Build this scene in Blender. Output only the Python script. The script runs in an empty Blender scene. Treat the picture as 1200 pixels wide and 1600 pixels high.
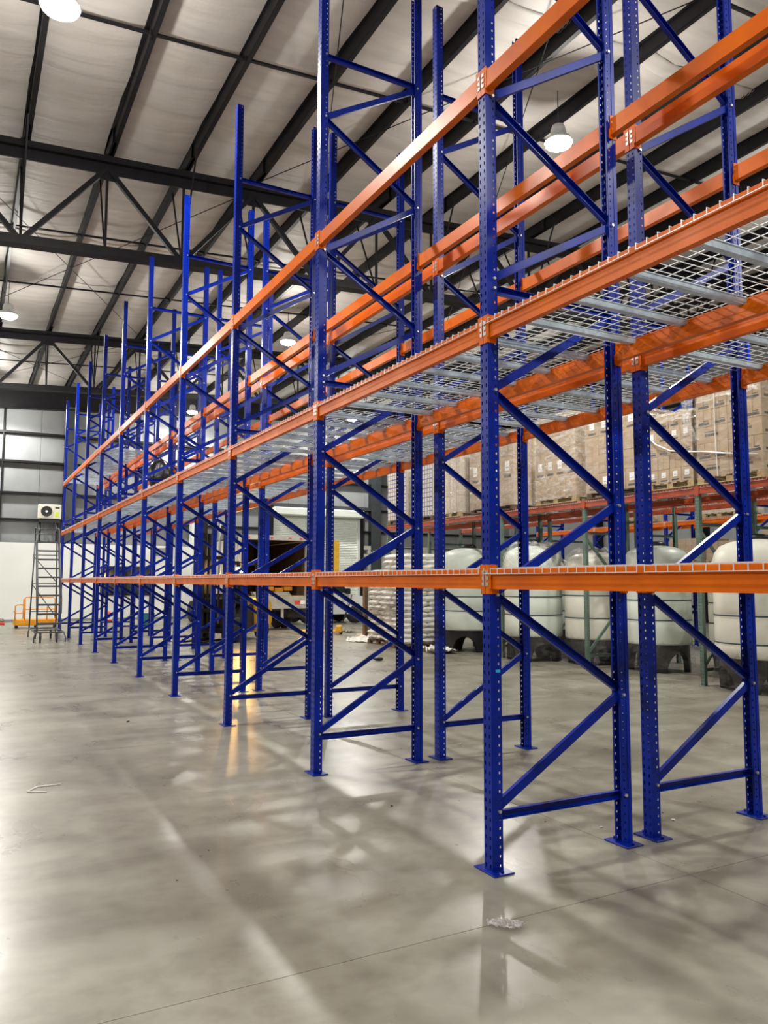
import bpy, math, random
from mathutils import Vector, Matrix
random.seed(7)
SC = bpy.context.scene
COL = SC.collection
PI = math.pi

# ------------------------------------------------------------------ camera
f_px, pitch, roll, yaw = 1215.29, .0895, .0029, .4942
CAM = Vector((-2.7066, -3.7025, 1.6179))
Fw = Vector((math.sin(yaw)*math.cos(pitch), math.cos(yaw)*math.cos(pitch), math.sin(pitch)))
Rt = Vector((math.cos(yaw), -math.sin(yaw), 0)); Up = Rt.cross(Fw)
R2 = math.cos(roll)*Rt + math.sin(roll)*Up; U2 = -math.sin(roll)*Rt + math.cos(roll)*Up
cd = bpy.data.cameras.new('camera'); cam = bpy.data.objects.new('camera', cd); COL.objects.link(cam)
cd.sensor_fit = 'VERTICAL'; cd.sensor_height = 24.0; cd.lens = 24.0*f_px/1600
cd.clip_start = .05; cd.clip_end = 200
cam.matrix_world = Matrix(((R2.x, U2.x, -Fw.x, CAM.x), (R2.y, U2.y, -Fw.y, CAM.y), (R2.z, U2.z, -Fw.z, CAM.z), (0, 0, 0, 1)))
SC.camera = cam
# ------------------------------------------------------------------ world, exposure, light levels
w = bpy.data.worlds.new('night'); SC.world = w; w.use_nodes = True
w.node_tree.nodes['Background'].inputs[0].default_value = (.5, .55, .6, 1)
w.node_tree.nodes['Background'].inputs[1].default_value = .02
SC.view_settings.view_transform = 'Standard'; SC.view_settings.look = 'None'
SC.view_settings.exposure = 0.0; SC.view_settings.gamma = 1.0; SC.view_settings.use_curve_mapping = False
LAMP_W = 1050.0          # watts of the downward beam of each high bay lamp
GLOW_W = 300.0           # watts of the stray light of its lens
LAMP_COL = (1.0, .975, .905)

# ------------------------------------------------------------------ helpers
def srgb(r, g, b):
    return tuple(((c/255)/12.92 if c/255 <= .04045 else ((c/255+.055)/1.055)**2.4) for c in (r, g, b))

def mat(name, col, rough=.5, metal=0.0, var=0.0, vscale=6.0, bump=0.0, bscale=40.0, stretch=(1, 1, 1), col2=None,
        emit=None, estr=0.0, alpha=1.0, spec=.5, coat=0.0, rvar=0.0, trans=0.0):
    m = bpy.data.materials.new(name); m.use_nodes = True
    nt = m.node_tree; N = nt.nodes; L = nt.links; p = N['Principled BSDF']
    c = tuple(col) + (1,)
    p.inputs['Base Color'].default_value = c
    p.inputs['Roughness'].default_value = rough; p.inputs['Metallic'].default_value = metal
    p.inputs['Specular IOR Level'].default_value = spec
    p.inputs['Coat Weight'].default_value = coat; p.inputs['Coat Roughness'].default_value = .12
    p.inputs['Alpha'].default_value = alpha
    p.inputs['Transmission Weight'].default_value = trans
    tc = N.new('ShaderNodeTexCoord'); mp = N.new('ShaderNodeMapping'); mp.inputs['Scale'].default_value = stretch
    L.new(tc.outputs['Object'], mp.inputs[0])
    n1 = N.new('ShaderNodeTexNoise'); n1.inputs['Scale'].default_value = vscale; n1.inputs['Detail'].default_value = 5
    L.new(mp.outputs[0], n1.inputs['Vector'])
    if var or col2:
        mx = N.new('ShaderNodeMix'); mx.data_type = 'RGBA'
        k2 = col2 if col2 else tuple(x*(1-var) for x in col)
        mx.inputs[6].default_value = c; mx.inputs[7].default_value = tuple(k2)+(1,)
        mr = N.new('ShaderNodeMapRange'); mr.inputs[1].default_value = .38; mr.inputs[2].default_value = .66
        L.new(n1.outputs[0], mr.inputs[0]); L.new(mr.outputs[0], mx.inputs[0]); L.new(mx.outputs[2], p.inputs['Base Color'])
    if rvar:
        m2 = N.new('ShaderNodeMapRange'); m2.inputs[1].default_value = .3; m2.inputs[2].default_value = .7
        m2.inputs[3].default_value = rough; m2.inputs[4].default_value = rough+rvar
        L.new(n1.outputs[0], m2.inputs[0]); L.new(m2.outputs[0], p.inputs['Roughness'])
    if bump:
        n2 = N.new('ShaderNodeTexNoise'); n2.inputs['Scale'].default_value = bscale; n2.inputs['Detail'].default_value = 4
        L.new(mp.outputs[0], n2.inputs['Vector'])
        b = N.new('ShaderNodeBump'); b.inputs['Strength'].default_value = bump; b.inputs['Distance'].default_value = .02
        L.new(n2.outputs[0], b.inputs['Height']); L.new(b.outputs[0], p.inputs['Normal'])
    if emit:
        p.inputs['Emission Color'].default_value = tuple(emit)+(1,); p.inputs['Emission Strength'].default_value = estr
    return m

M = {}
M['blue'] = mat('blue_enamel', (.0004, .018, .31), .30, var=.35, vscale=3, spec=.28)
M['orange'] = mat('orange_enamel', (.76, .150, .0), .33, col2=(.60, .100, .0), vscale=2.2, spec=.22, rvar=.12)
M['rust'] = mat('red_orange_enamel', (.42, .065, .018), .45, var=.3)
M['green'] = mat('grey_green_enamel', (.13, .21, .17), .5, var=.3)
M['galv'] = mat('galvanised_steel', (.56, .67, .76), .38, metal=.15, var=.22, vscale=20)
M['wire'] = mat('zinc_wire', (.72, .75, .76), .35, metal=.2)
M['silver'] = mat('zinc_clip', (.75, .74, .70), .3, metal=.8)
M['dark_steel'] = mat('dark_primer_steel', (.011, .010, .012), .5, var=.3, spec=.2)
M['grey_steel'] = mat('grey_painted_column', (.045, .052, .058), .5, var=.2)
M['ladder'] = mat('grey_ladder_steel', (.09, .10, .115), .4, metal=.3)
M['white_wall'] = mat('white_plaster', (.80, .82, .80), .7, var=.05, vscale=1)
M['liner'] = mat('pale_liner_panel', (.26, .27, .28), .65, var=.14, vscale=1.3, bump=.15, bscale=6)
M['block'] = mat('grey_blockwork', (.50, .49, .45), .85, var=.18, vscale=3, bump=.3, bscale=60)
M['shutter'] = mat('white_shutter', (.74, .78, .72), .45)
M['black'] = mat('black_plastic', (.012, .012, .013), .42)
M['rubber'] = mat('black_rubber', (.016, .016, .016), .8)
M['carton'] = mat('tan_cardboard', (.46, .33, .20), .75, var=.18, vscale=4)
M['carton_pale'] = mat('pale_cardboard', (.62, .53, .42), .7, var=.15, vscale=4)
M['carton_white'] = mat('white_carton', (.68, .64, .55), .6, var=.12, vscale=5)
M['tape'] = mat('blue_tape', (.10, .10, .30), .4)
M['brown_tape'] = mat('brown_tape', (.30, .20, .11), .35)
M['ink'] = mat('dark_print', (.035, .025, .02), .6)
M['label'] = mat('white_sticker', (.82, .82, .80), .5)
M['wood'] = mat('pale_pallet_wood', (.52, .38, .20), .75, var=.35, vscale=8, stretch=(1, 4, 4))
M['dwood'] = mat('dark_pallet_wood', (.16, .10, .055), .8, var=.4, vscale=8)
M['tank'] = mat('milky_white_poly', (.70, .77, .69), .38, var=.10, vscale=2, bump=.08, bscale=5)
M['tankwarm'] = mat('cream_white_poly', (.74, .74, .64), .38, var=.12, vscale=2, bump=.08, bscale=5)
M['strap'] = mat('dark_teal_strap', (.02, .05, .06), .5)
M['sack'] = mat('white_woven_sack', (.84, .83, .78), .6, var=.12, vscale=7, bump=.4, bscale=22)
M['sackmark'] = mat('grey_print_sack', (.36, .38, .46), .6)
M['yellow'] = mat('yellow_paint', (.75, .42, .03), .4, var=.15)
M['amber'] = mat('orange_yellow_paint', (.80, .34, .02), .4, var=.15)
M['white_paint'] = mat('white_body_paint', (.66, .67, .66), .3, coat=.4)
M['cream'] = mat('cream_plastic', (.72, .70, .60), .4)
M['alum'] = mat('dull_aluminium', (.50, .51, .49), .4, metal=.5, var=.2)
M['truckwall'] = mat('dark_plywood_lining', (.060, .035, .020), .7, var=.4)
M['glass'] = mat('dark_glass', (.02, .03, .035), .08)
M['teal'] = mat('teal_plastic', (.01, .16, .22), .45)
M['red'] = mat('red_plastic', (.6, .04, .02), .45)
M['lime'] = mat('yellow_green_sticker', (.60, .75, .05), .5)
M['tapecyan'] = mat('cyan_sticker', (.02, .40, .80), .3)
M['bin_blue'] = mat('blue_lid', (.04, .16, .36), .4)
M['lens'] = mat('lit_lens', (1, 1, 1), .5, emit=(1, .97, .90), estr=60)
M['headlamp'] = mat('lit_headlamp', (1, 1, 1), .5, emit=(1, .55, .15), estr=90)
M['amberlens'] = mat('lit_amber', (1, .5, .1), .5, emit=(1, .36, .05), estr=12)
M['whitelens'] = mat('lit_small_lamp', (1, 1, 1), .5, emit=(1, .85, .7), estr=10)

def film_mat(name, a, tint=(.9, .9, .88), bstr=.9, bsc=14, vs=5):
    m = bpy.data.materials.new(name); m.use_nodes = True; nt = m.node_tree; N = nt.nodes; L = nt.links
    p = N['Principled BSDF']; p.inputs['Base Color'].default_value = tint+(1,); p.inputs['Roughness'].default_value = .14
    p.inputs['Specular IOR Level'].default_value = .9
    tc = N.new('ShaderNodeTexCoord'); mp = N.new('ShaderNodeMapping'); mp.inputs['Scale'].default_value = (1, .6, 1.7)
    n = N.new('ShaderNodeTexNoise'); n.inputs['Scale'].default_value = bsc; n.inputs['Detail'].default_value = 5; n.inputs['Distortion'].default_value = 1.2
    b = N.new('ShaderNodeBump'); b.inputs['Strength'].default_value = bstr; b.inputs['Distance'].default_value = .03
    L.new(tc.outputs['Object'], mp.inputs[0]); L.new(mp.outputs[0], n.inputs['Vector']); L.new(n.outputs[0], b.inputs['Height']); L.new(b.outputs[0], p.inputs['Normal'])
    n3 = N.new('ShaderNodeTexNoise'); n3.inputs['Scale'].default_value = vs; n3.inputs['Detail'].default_value = 6; n3.inputs['Distortion'].default_value = 2
    L.new(mp.outputs[0], n3.inputs['Vector'])
    r = N.new('ShaderNodeMapRange'); r.inputs[1].default_value = .42; r.inputs[2].default_value = .72; r.inputs[3].default_value = a*.45; r.inputs[4].default_value = min(1, a*2.0)
    L.new(n3.outputs[0], r.inputs[0]); L.new(r.outputs[0], p.inputs['Alpha'])
    return m
M['film'] = film_mat('clear_stretch_film', .13)
M['film_thick'] = film_mat('milky_stretch_film', .24, bstr=.8, bsc=9, vs=4)
M['film_scrap'] = film_mat('crumpled_film', .6, bstr=1.0, bsc=60, vs=30)
M['film_dark'] = film_mat('smoky_film', .14, (.25, .24, .22))

def floor_mat():
    m = bpy.data.materials.new('polished_concrete'); m.use_nodes = True; nt = m.node_tree; N = nt.nodes; L = nt.links
    p = N['Principled BSDF']; g = N.new('ShaderNodeNewGeometry')
    def noise(scale, det=5, dist=0.0, st=(1, 1, 1), rz=0):
        mp = N.new('ShaderNodeMapping'); mp.inputs['Scale'].default_value = st; mp.inputs['Rotation'].default_value = (0, 0, rz)
        L.new(g.outputs['Position'], mp.inputs[0])
        n = N.new('ShaderNodeTexNoise'); n.inputs['Scale'].default_value = scale; n.inputs['Detail'].default_value = det; n.inputs['Distortion'].default_value = dist
        L.new(mp.outputs[0], n.inputs['Vector']); return n.outputs[0]
    def ramp(src, lo, hi, a=0., b=1.):
        r = N.new('ShaderNodeMapRange'); r.inputs[1].default_value = lo; r.inputs[2].default_value = hi; r.inputs[3].default_value = a; r.inputs[4].default_value = b
        L.new(src, r.inputs[0]); return r.outputs[0]
    def mix(fac, a, b):
        x = N.new('ShaderNodeMix'); x.data_type = 'RGBA'; L.new(fac, x.inputs[0])
        for i, v in ((6, a), (7, b)):
            if isinstance(v, tuple): x.inputs[i].default_value = v+(1,)
            else: L.new(v, x.inputs[i])
        return x.outputs[2]
    big = noise(.8, 7, .4); mid = noise(2.1, 7, .25, (1, .55, 1), .5); fine = noise(9, 8, .3); spots = noise(1.9, 4, .2, (1, 1, 1), 1.0)
    c = mix(ramp(big, .35, .65), (.290, .272, .222), (.165, .150, .117))
    c = mix(ramp(mid, .40, .68, 0, .6), c, (.335, .318, .262))
    c = mix(ramp(fine, .42, .70, 0, .38), c, (.150, .137, .108))
    streak = noise(1.3, 8, .35, (.35, 1.5, 1), -.35)
    c = mix(ramp(streak, .47, .66, 0, .6), c, (.36, .345, .29))
    L.new(c, p.inputs['Base Color'])
    L.new(ramp(mid, .3, .7, .25, .36), p.inputs['Roughness'])
    p.inputs['Specular IOR Level'].default_value = .36
    b = N.new('ShaderNodeBump'); b.inputs['Strength'].default_value = .07; b.inputs['Distance'].default_value = .006
    L.new(noise(3.2, 6, .5), b.inputs['Height']); L.new(b.outputs[0], p.inputs['Normal'])
    return m
M['floor'] = floor_mat()
M['joint'] = mat('joint_filler', (.10, .095, .08), .8)

def ceil_mat():
    m = bpy.data.materials.new('white_insulation_facing'); m.use_nodes = True; nt = m.node_tree; N = nt.nodes; L = nt.links
    p = N['Principled BSDF']; p.inputs['Roughness'].default_value = .55
    g = N.new('ShaderNodeNewGeometry'); mp = N.new('ShaderNodeMapping'); mp.inputs['Scale'].default_value = (.35, 2.2, 1)
    L.new(g.outputs['Position'], mp.inputs[0])
    n = N.new('ShaderNodeTexNoise'); n.inputs['Scale'].default_value = 1.5; n.inputs['Detail'].default_value = 6; n.inputs['Distortion'].default_value = .6; L.new(mp.outputs[0], n.inputs['Vector'])
    n2 = N.new('ShaderNodeTexNoise'); n2.inputs['Scale'].default_value = 22; n2.inputs['Detail'].default_value = 3; L.new(g.outputs['Position'], n2.inputs['Vector'])
    mx = N.new('ShaderNodeMix'); mx.data_type = 'RGBA'; mx.inputs[6].default_value = (.62, .58, .55, 1); mx.inputs[7].default_value = (.50, .47, .44, 1)
    r = N.new('ShaderNodeMapRange'); r.inputs[1].default_value = .4; r.inputs[2].default_value = .7; L.new(n.outputs[0], r.inputs[0]); L.new(r.outputs[0], mx.inputs[0]); L.new(mx.outputs[2], p.inputs['Base Color'])
    b = N.new('ShaderNodeBump'); b.inputs['Strength'].default_value = .45; b.inputs['Distance'].default_value = .05; L.new(n.outputs[0], b.inputs['Height'])
    b2 = N.new('ShaderNodeBump'); b2.inputs['Strength'].default_value = .15; b2.inputs['Distance'].default_value = .01; L.new(n2.outputs[0], b2.inputs['Height']); L.new(b.outputs[0], b2.inputs['Normal'])
    L.new(b2.outputs[0], p.inputs['Normal'])
    return m
M['ceiling'] = ceil_mat()

class MB:
    def __init__(s): s.v = []; s.f = []; s.m = []
    def face(s, idx, mi=0): s.f.append(tuple(idx)); s.m.append(mi)
    def add(s, pts, faces, mi=0):
        o = len(s.v); s.v += [tuple(p) for p in pts]
        for q in faces: s.f.append(tuple(o+i for i in q)); s.m.append(mi)
        return s
    def box(s, x0, x1, y0, y1, z0, z1, mi=0):
        return s.add([(x0, y0, z0), (x1, y0, z0), (x1, y1, z0), (x0, y1, z0), (x0, y0, z1), (x1, y0, z1), (x1, y1, z1), (x0, y1, z1)],
              [(0, 3, 2, 1), (4, 5, 6, 7), (0, 1, 5, 4), (1, 2, 6, 5), (2, 3, 7, 6), (3, 0, 4, 7)], mi)
    def bbox(s, x0, x1, y0, y1, z0, z1, b=.01, mi=0):      # box with chamfered edges all round
        if min(x1-x0, y1-y0, z1-z0) < 2.2*b: return s.box(x0, x1, y0, y1, z0, z1, mi)
        import itertools
        P = []; idx = {}
        for sx, sy, sz in itertools.product((0, 1), repeat=3):
            X = (x0, x1)[sx]; Y = (y0, y1)[sy]; Z = (z0, z1)[sz]
            dx = b if sx == 0 else -b; dy = b if sy == 0 else -b; dz = b if sz == 0 else -b
            idx[(sx, sy, sz)] = len(P); P += [(X, Y+dy, Z+dz), (X+dx, Y, Z+dz), (X+dx, Y+dy, Z)]
        g = lambda a, b_, c, k: idx[(a, b_, c)]+k
        Fc = [(g(0,0,0,0), g(0,0,1,0), g(0,1,1,0), g(0,1,0,0)), (g(1,0,0,0), g(1,1,0,0), g(1,1,1,0), g(1,0,1,0)),
              (g(0,0,0,1), g(1,0,0,1), g(1,0,1,1), g(0,0,1,1)), (g(0,1,0,1), g(0,1,1,1), g(1,1,1,1), g(1,1,0,1)),
              (g(0,0,0,2), g(0,1,0,2), g(1,1,0,2), g(1,0,0,2)), (g(0,0,1,2), g(1,0,1,2), g(1,1,1,2), g(0,1,1,2))]
        for a in (0, 1):
            for c in (0, 1):
                Fc.append((g(a,c,0,0), g(a,c,1,0), g(a,c,1,1), g(a,c,0,1)) if a == c else (g(a,c,0,0), g(a,c,0,1), g(a,c,1,1), g(a,c,1,0)))
                Fc.append((g(a,0,c,0), g(a,0,c,2), g(a,1,c,2), g(a,1,c,0)) if a == c else (g(a,0,c,0), g(a,1,c,0), g(a,1,c,2), g(a,0,c,2)))
                Fc.append((g(0,a,c,1), g(1,a,c,1), g(1,a,c,2), g(0,a,c,2)) if a == c else (g(0,a,c,1), g(0,a,c,2), g(1,a,c,2), g(1,a,c,1)))
        for k in itertools.product((0, 1), repeat=3):
            Fc.append((g(*k, 0), g(*k, 1), g(*k, 2)))
        return s.add(P, Fc, mi)
    def frame_of(s, a, b, up=None):
        a = Vector(a); b = Vector(b); d = (b-a).normalized()
        u = Vector(up) if up else (Vector((0, 0, 1)) if abs(d.z) < .95 else Vector((1, 0, 0)))
        sd = d.cross(u).normalized(); u = sd.cross(d).normalized()
        return a, b, d, sd, u
    def bar(s, a, b, w=.05, h=.05, mi=0, up=None):
        a, b, d, sd, u = s.frame_of(a, b, up); P = []
        for c in (a, b):
            for i, j in ((-1, -1), (1, -1), (1, 1), (-1, 1)): P.append(c+sd*(i*w/2)+u*(j*h/2))
        return s.add(P, [(0, 1, 2, 3), (7, 6, 5, 4), (0, 4, 5, 1), (1, 5, 6, 2), (2, 6, 7, 3), (3, 7, 4, 0)], mi)
    def tube(s, pts, r=.02, n=8, mi=0, closed=False):
        pts = [Vector(p) for p in pts]; o = len(s.v); k = len(pts); prev = None
        for i, p in enumerate(pts):
            if closed: d = pts[(i+1) % k]-pts[i-1]
            else: d = (pts[min(i+1, k-1)]-pts[max(i-1, 0)])
            d.normalize()
            if prev is None:
                u = Vector((0, 0, 1)) if abs(d.z) < .9 else Vector((1, 0, 0))
            else: u = prev
            sd = d.cross(u).normalized(); u = sd.cross(d).normalized(); prev = u
            for j in range(n):
                t = 2*PI*j/n; s.v.append(tuple(p+sd*(r*math.cos(t))+u*(r*math.sin(t))))
        for i in range(k if closed else k-1):
            i2 = (i+1) % k
            for j in range(n):
                j2 = (j+1) % n; s.face((o+i*n+j, o+i2*n+j, o+i2*n+j2, o+i*n+j2), mi)
        if not closed:
            s.face([o+j for j in range(n)], mi); s.face([o+(k-1)*n+j for j in reversed(range(n))], mi)
        return s
    def lathe(s, prof, c=(0, 0, 0), n=32, mi=0, axis='z', cap=True):
        o = len(s.v); k = len(prof)
        for r, z in prof:
            for j in range(n):
                t = 2*PI*j/n; x, y = r*math.cos(t), r*math.sin(t)
                p = (x, y, z) if axis == 'z' else ((x, z, y) if axis == 'y' else (z, x, y))
                s.v.append((c[0]+p[0], c[1]+p[1], c[2]+p[2]))
        for i in range(k-1):
            for j in range(n):
                j2 = (j+1) % n; s.face((o+i*n+j, o+i*n+j2, o+(i+1)*n+j2, o+(i+1)*n+j), mi)
        if cap:
            s.face([o+j for j in reversed(range(n))], mi); s.face([o+(k-1)*n+j for j in range(n)], mi)
        return s
    def prism(s, poly, y0, y1, mi=0, plane='xz'):
        n = len(poly)
        if plane == 'xz': P = [(x, y0, z) for x, z in poly]+[(x, y1, z) for x, z in poly]
        elif plane == 'yz': P = [(y0, x, z) for x, z in poly]+[(y1, x, z) for x, z in poly]
        else: P = [(x, z, y0) for x, z in poly]+[(x, z, y1) for x, z in poly]
        return s.add(P, [tuple(range(n)), tuple(reversed(range(n, 2*n)))]+[(i, i+n, (i+1) % n+n, (i+1) % n) for i in range(n)], mi)
    def mesh(s, name, mats, smooth=False):
        me = bpy.data.meshes.new(name); me.from_pydata(s.v, [], s.f)
        for m in (mats if isinstance(mats, (list, tuple)) else [mats]): me.materials.append(m)
        if any(s.m): me.polygons.foreach_set('material_index', s.m)
        if smooth: me.polygons.foreach_set('use_smooth', [True]*len(s.f))
        me.update(); me.validate()
        return me
    def obj(s, name, mats, parent=None, smooth=False, loc=None, rz=0):
        return put(name, s.mesh(name, mats, smooth), parent, loc, rz)

def put(name, me, parent=None, loc=None, rz=0):
    o = bpy.data.objects.new(name, me); COL.objects.link(o)
    if parent: o.parent = parent
    if loc: o.location = loc
    if rz: o.rotation_euler = (0, 0, rz)
    return o
def tag(o, label, cat, group=None):
    o['label'] = label; o['category'] = cat
    if group: o['group'] = group
    return o
def thing(name, label, cat, loc=(0, 0, 0), rz=0, group=None):
    o = bpy.data.objects.new(name, None); COL.objects.link(o); o.location = loc; o.rotation_euler = (0, 0, rz)
    o.empty_display_size = .2
    return tag(o, label, cat, group)
def structure(o): o['kind'] = 'structure'; return o
def stuff(o): o['kind'] = 'stuff'; return o
def grandcopy(o, parent=None):
    c = o.copy(); COL.objects.link(c)
    if parent: c.parent = parent
    for ch in list(o.children): grandcopy(ch, c)
    return c
ORD = ['first', 'second', 'third', 'fourth', 'fifth', 'sixth', 'seventh', 'eighth', 'ninth', 'tenth', 'eleventh']

# ------------------------------------------------------------------ floor (slabs between saw-cut joints)
fl = structure(MB().box(-18, 26, -16, 34, -.30, -.02).obj('floor', M['joint']))
xs = [-18]+[.925+4.6*i for i in range(-4, 6)]+[26]; ys = [-16]+[-.56+4.9*i for i in range(-3, 8)]+[34]
for i in range(len(xs)-1):
    for j in range(len(ys)-1):
        g = .0022
        MB().box(xs[i]+g, xs[i+1]-g, ys[j]+g, ys[j+1]-g, -.02, 0).obj('concrete_slab', M['floor'], fl)

# ------------------------------------------------------------------ roof
def zP(x): return 9.30+.06*(x+2.3)       # underside of the purlins
WY = 31.1                                # inner face of the back wall
XP = [-2.1+1.4*i for i in range(-10, 17)]
TR = [-.5, 10.8, 22.25]                  # truss lines
ceil = structure(MB().add([(-18, -16, zP(-18)+.36), (26, -16, zP(26)+.36), (26, 34, zP(26)+.36), (-18, 34, zP(-18)+.36),
     (-18, -16, zP(-18)+.45), (26, -16, zP(26)+.45), (26, 34, zP(26)+.45), (-18, 34, zP(-18)+.45)],
     [(0, 1, 2, 3), (4, 7, 6, 5), (0, 4, 5, 1), (1, 5, 6, 2), (2, 6, 7, 3), (3, 7, 4, 0)]).obj('ceiling', M['ceiling']))
def sheet_x(x0, x1, y0, y1):
    mb = MB(); nx = 8; ny = max(2, int((y1-y0)/.9)); o = []
    for j in range(ny+1):
        for i in range(nx+1):
            t = i/nx; x = x0+(x1-x0)*t; y = y0+(y1-y0)*j/ny
            z = zP(x)+.255-.075*math.sin(PI*t)**.8+random.uniform(-.006, .006)
            mb.v.append((x, y, z))
    for j in range(ny):
        for i in range(nx):
            a = j*(nx+1)+i; mb.face((a, a+nx+1, a+nx+2, a+1))
    return mb
BY = [-16, -5.6, 4.75, 15.3, 24.9, 31.3]
for i in range(len(XP)-1):
    for j in range(len(BY)-1):
        sheet_x(XP[i]+.004, XP[i+1]-.004, BY[j]+.003, BY[j+1]-.003).obj('insulation_blanket', M['ceiling'], ceil, smooth=True)
# lap seams of the insulation (folds running across the blankets)
for y0 in BY[1:-1]:
    for i in range(len(XP)-1):
        mb = MB(); nx = 8; prof = [(-.16, 0), (-.11, -.028), (-.07, -.006), (-.02, -.034), (.03, -.010), (.09, -.030), (.16, 0)]
        sk = random.uniform(-.04, .04)
        for a in range(nx+1):
            t = a/nx; x = XP[i]+.01+1.38*t
            for dy, dz in prof: mb.v.append((x, y0+dy+sk*math.sin(2.2*t*PI), zP(x)+.249-.075*math.sin(PI*t)**.8+dz))
        k = len(prof)
        for a in range(nx):
            for b in range(k-1): mb.face((a*k+b, a*k+b+1, (a+1)*k+b+1, (a+1)*k+b))
        mb.obj('blanket_lap', M['ceiling'], ceil, smooth=True)
# purlins: lapped Z sections over each truss
def purlin_mesh(L):
    mb = MB(); t = .003
    mb.box(0, t, 0, L, 0, .25); mb.box(0, .075, 0, L, 0, t*1.5); mb.box(-.075, t, 0, L, .25-t, .25); mb.box(.072, .075, 0, L, 0, .02)
    return mb
for i, x in enumerate(XP):
    if x < -13 or x > 21: continue
    for j, (a, b) in enumerate(((-15.9, .1), (-1.1, 11.4), (10.2, 22.85), (21.65, WY))):
        purlin_mesh(b-a).obj('purlin', M['dark_steel'], ceil, loc=(x+(.016 if j % 2 else -.016), a, zP(x)))
# bridging angles and rods
for y in (3.15, 7.1, 14.5, 18.1, 26.2):
    for i in range(3, len(XP)-4):
        MB().bar((XP[i]+.02, y, zP(XP[i])+.02), (XP[i+1]-.02, y+.0, zP(XP[i+1])+.02), .05, .035).obj('bridging_angle', M['dark_steel'], ceil)
        MB().box(XP[i]-.01, XP[i]+.012, y-.05, y+.05, zP(XP[i])-.05, zP(XP[i])+.05).obj('bridging_clip', M['dark_steel'], ceil)
for (x0, y0, x1, y1) in ((-3.5, 11, 2.1, 22), (2.1, 11, -3.5, 22), (2.1, 0, 7.7, 10.6), (7.7, 0, 2.1, 10.6), (7.7, 11, 13.3, 22), (13.3, 11, 7.7, 22), (-3.5, 22.4, 2.1, 30.8), (2.1, 22.4, -3.5, 30.8), (4.9, 22.4, 10.5, 30.8), (.7, 3.2, 3.5, 10.6)):
    MB().tube([(x0, y0, zP(x0)-.03), (x1, y1, zP(x1)-.03)], .009, 5).obj('bracing_rod', M['dark_steel'], ceil)
# trusses
def truss(y):
    t = put('roof_truss', None, ceil)
    x0, x1 = -16, 24; top = lambda x: zP(x)-.11; bot = lambda x: zP(x)-1.80
    mb = MB(); mb.bar((x0, y, top(x0)), (x1, y, top(x1)), .22, .03); mb.bar((x0, y, top(x0)-.11), (x1, y, top(x1)-.11), .03, .20)
    mb.bar((x0, y-.07, top(x0)+.05), (x1, y-.07, top(x1)+.05), .08, .10); mb.obj('top_chord', M['dark_steel'], t)
    mb = MB(); mb.bar((x0, y-.045, bot(x0)), (x1, y-.045, bot(x1)), .07, .17); mb.bar((x0, y+.045, bot(x0)), (x1, y+.045, bot(x1)), .07, .17)
    mb.bar((x0, y, bot(x0)-.085), (x1, y, bot(x1)-.085), .26, .015); mb.obj('bottom_chord', M['dark_steel'], t)
    for i, x in enumerate(XP):
        if x < -13 or x > 21: continue
        up = (i-10) % 2 == 1      # the x=-.7 line carries a top node
        MB().bar((x, y, top(x)-.15), (x, y, bot(x)+.05), .045, .045).obj('vertical', M['dark_steel'], t)
        if up:
            for s in (-1, 1):
                MB().bar((x+.05*s, y, top(x)-.15), (x+1.35*s, y, bot(x+1.35*s)+.06), .085, .085).obj('diagonal', M['dark_steel'], t)
            MB().box(x-.2, x+.2, y-.012, y+.012, top(x)-.32, top(x)-.05).obj('gusset', M['dark_steel'], t)
        for s in ((-1, 1) if not up else (1,)):
            MB().bar((x, y+s*.95, zP(x)), (x, y+.06*s, bot(x)+.08), .028, .028).obj('flange_brace', M['dark_steel'], t)
        MB().box(x-.07, x+.07, y-.1, y+.1, zP(x)-.10, zP(x)+.02).obj('purlin_cleat', M['dark_steel'], t)
for y in TR: truss(y)

# ------------------------------------------------------------------ walls
wb = structure(MB().box(-18, 26, WY+.12, WY+.3, 0, 11.3).obj('wall_back', M['liner']))
seams = [-18]+[-1.49-1.37*i for i in range(11, 0, -1)]+[-1.49+1.37*i for i in range(0, 19)]+[26]
for i in range(len(seams)-1):
    a, b = seams[i]+.006, seams[i+1]-.006
    if b > 10.1 and a < 14.6:
        mb = MB().box(a, b, WY+.02, WY+.12, 5.0, 11.2)
    else: mb = MB().box(a, b, WY+.02, WY+.12, 0, 11.2)
    mb.obj('liner_panel', M['liner'], wb)
for z in (4.09, 5.17, 6.46, 7.65):
    for ga, gb_ in (((-17, 9.86), (14.76, 25.9)) if z < 5 else ((-17, 25.9),)):
        MB().prism([(WY-.20, z-.04), (WY+.02, z-.04), (WY+.02, z+.05), (WY-.20, z+.05)], ga, gb_, plane='yz').obj('girt', M['dark_steel'], wb)
mb = MB(); mb.add([(-17, WY-.25, zP(-17)-.75), (25.9, WY-.25, zP(25.9)-.75), (25.9, WY-.22, zP(25.9)-.75), (-17, WY-.22, zP(-17)-.75),
                   (-17, WY-.25, zP(-17)), (25.9, WY-.25, zP(25.9)), (25.9, WY-.22, zP(25.9)), (-17, WY-.22, zP(-17))],
                  [(0, 3, 2, 1), (4, 5, 6, 7), (0, 1, 5, 4), (1, 2, 6, 5), (2, 3, 7, 6), (3, 0, 4, 7)])
mb.bar((-17, WY-.235, zP(-17)-.75), (25.9, WY-.235, zP(25.9)-.75), .3, .03); mb.obj('end_rafter', M['dark_steel'], wb)
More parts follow.
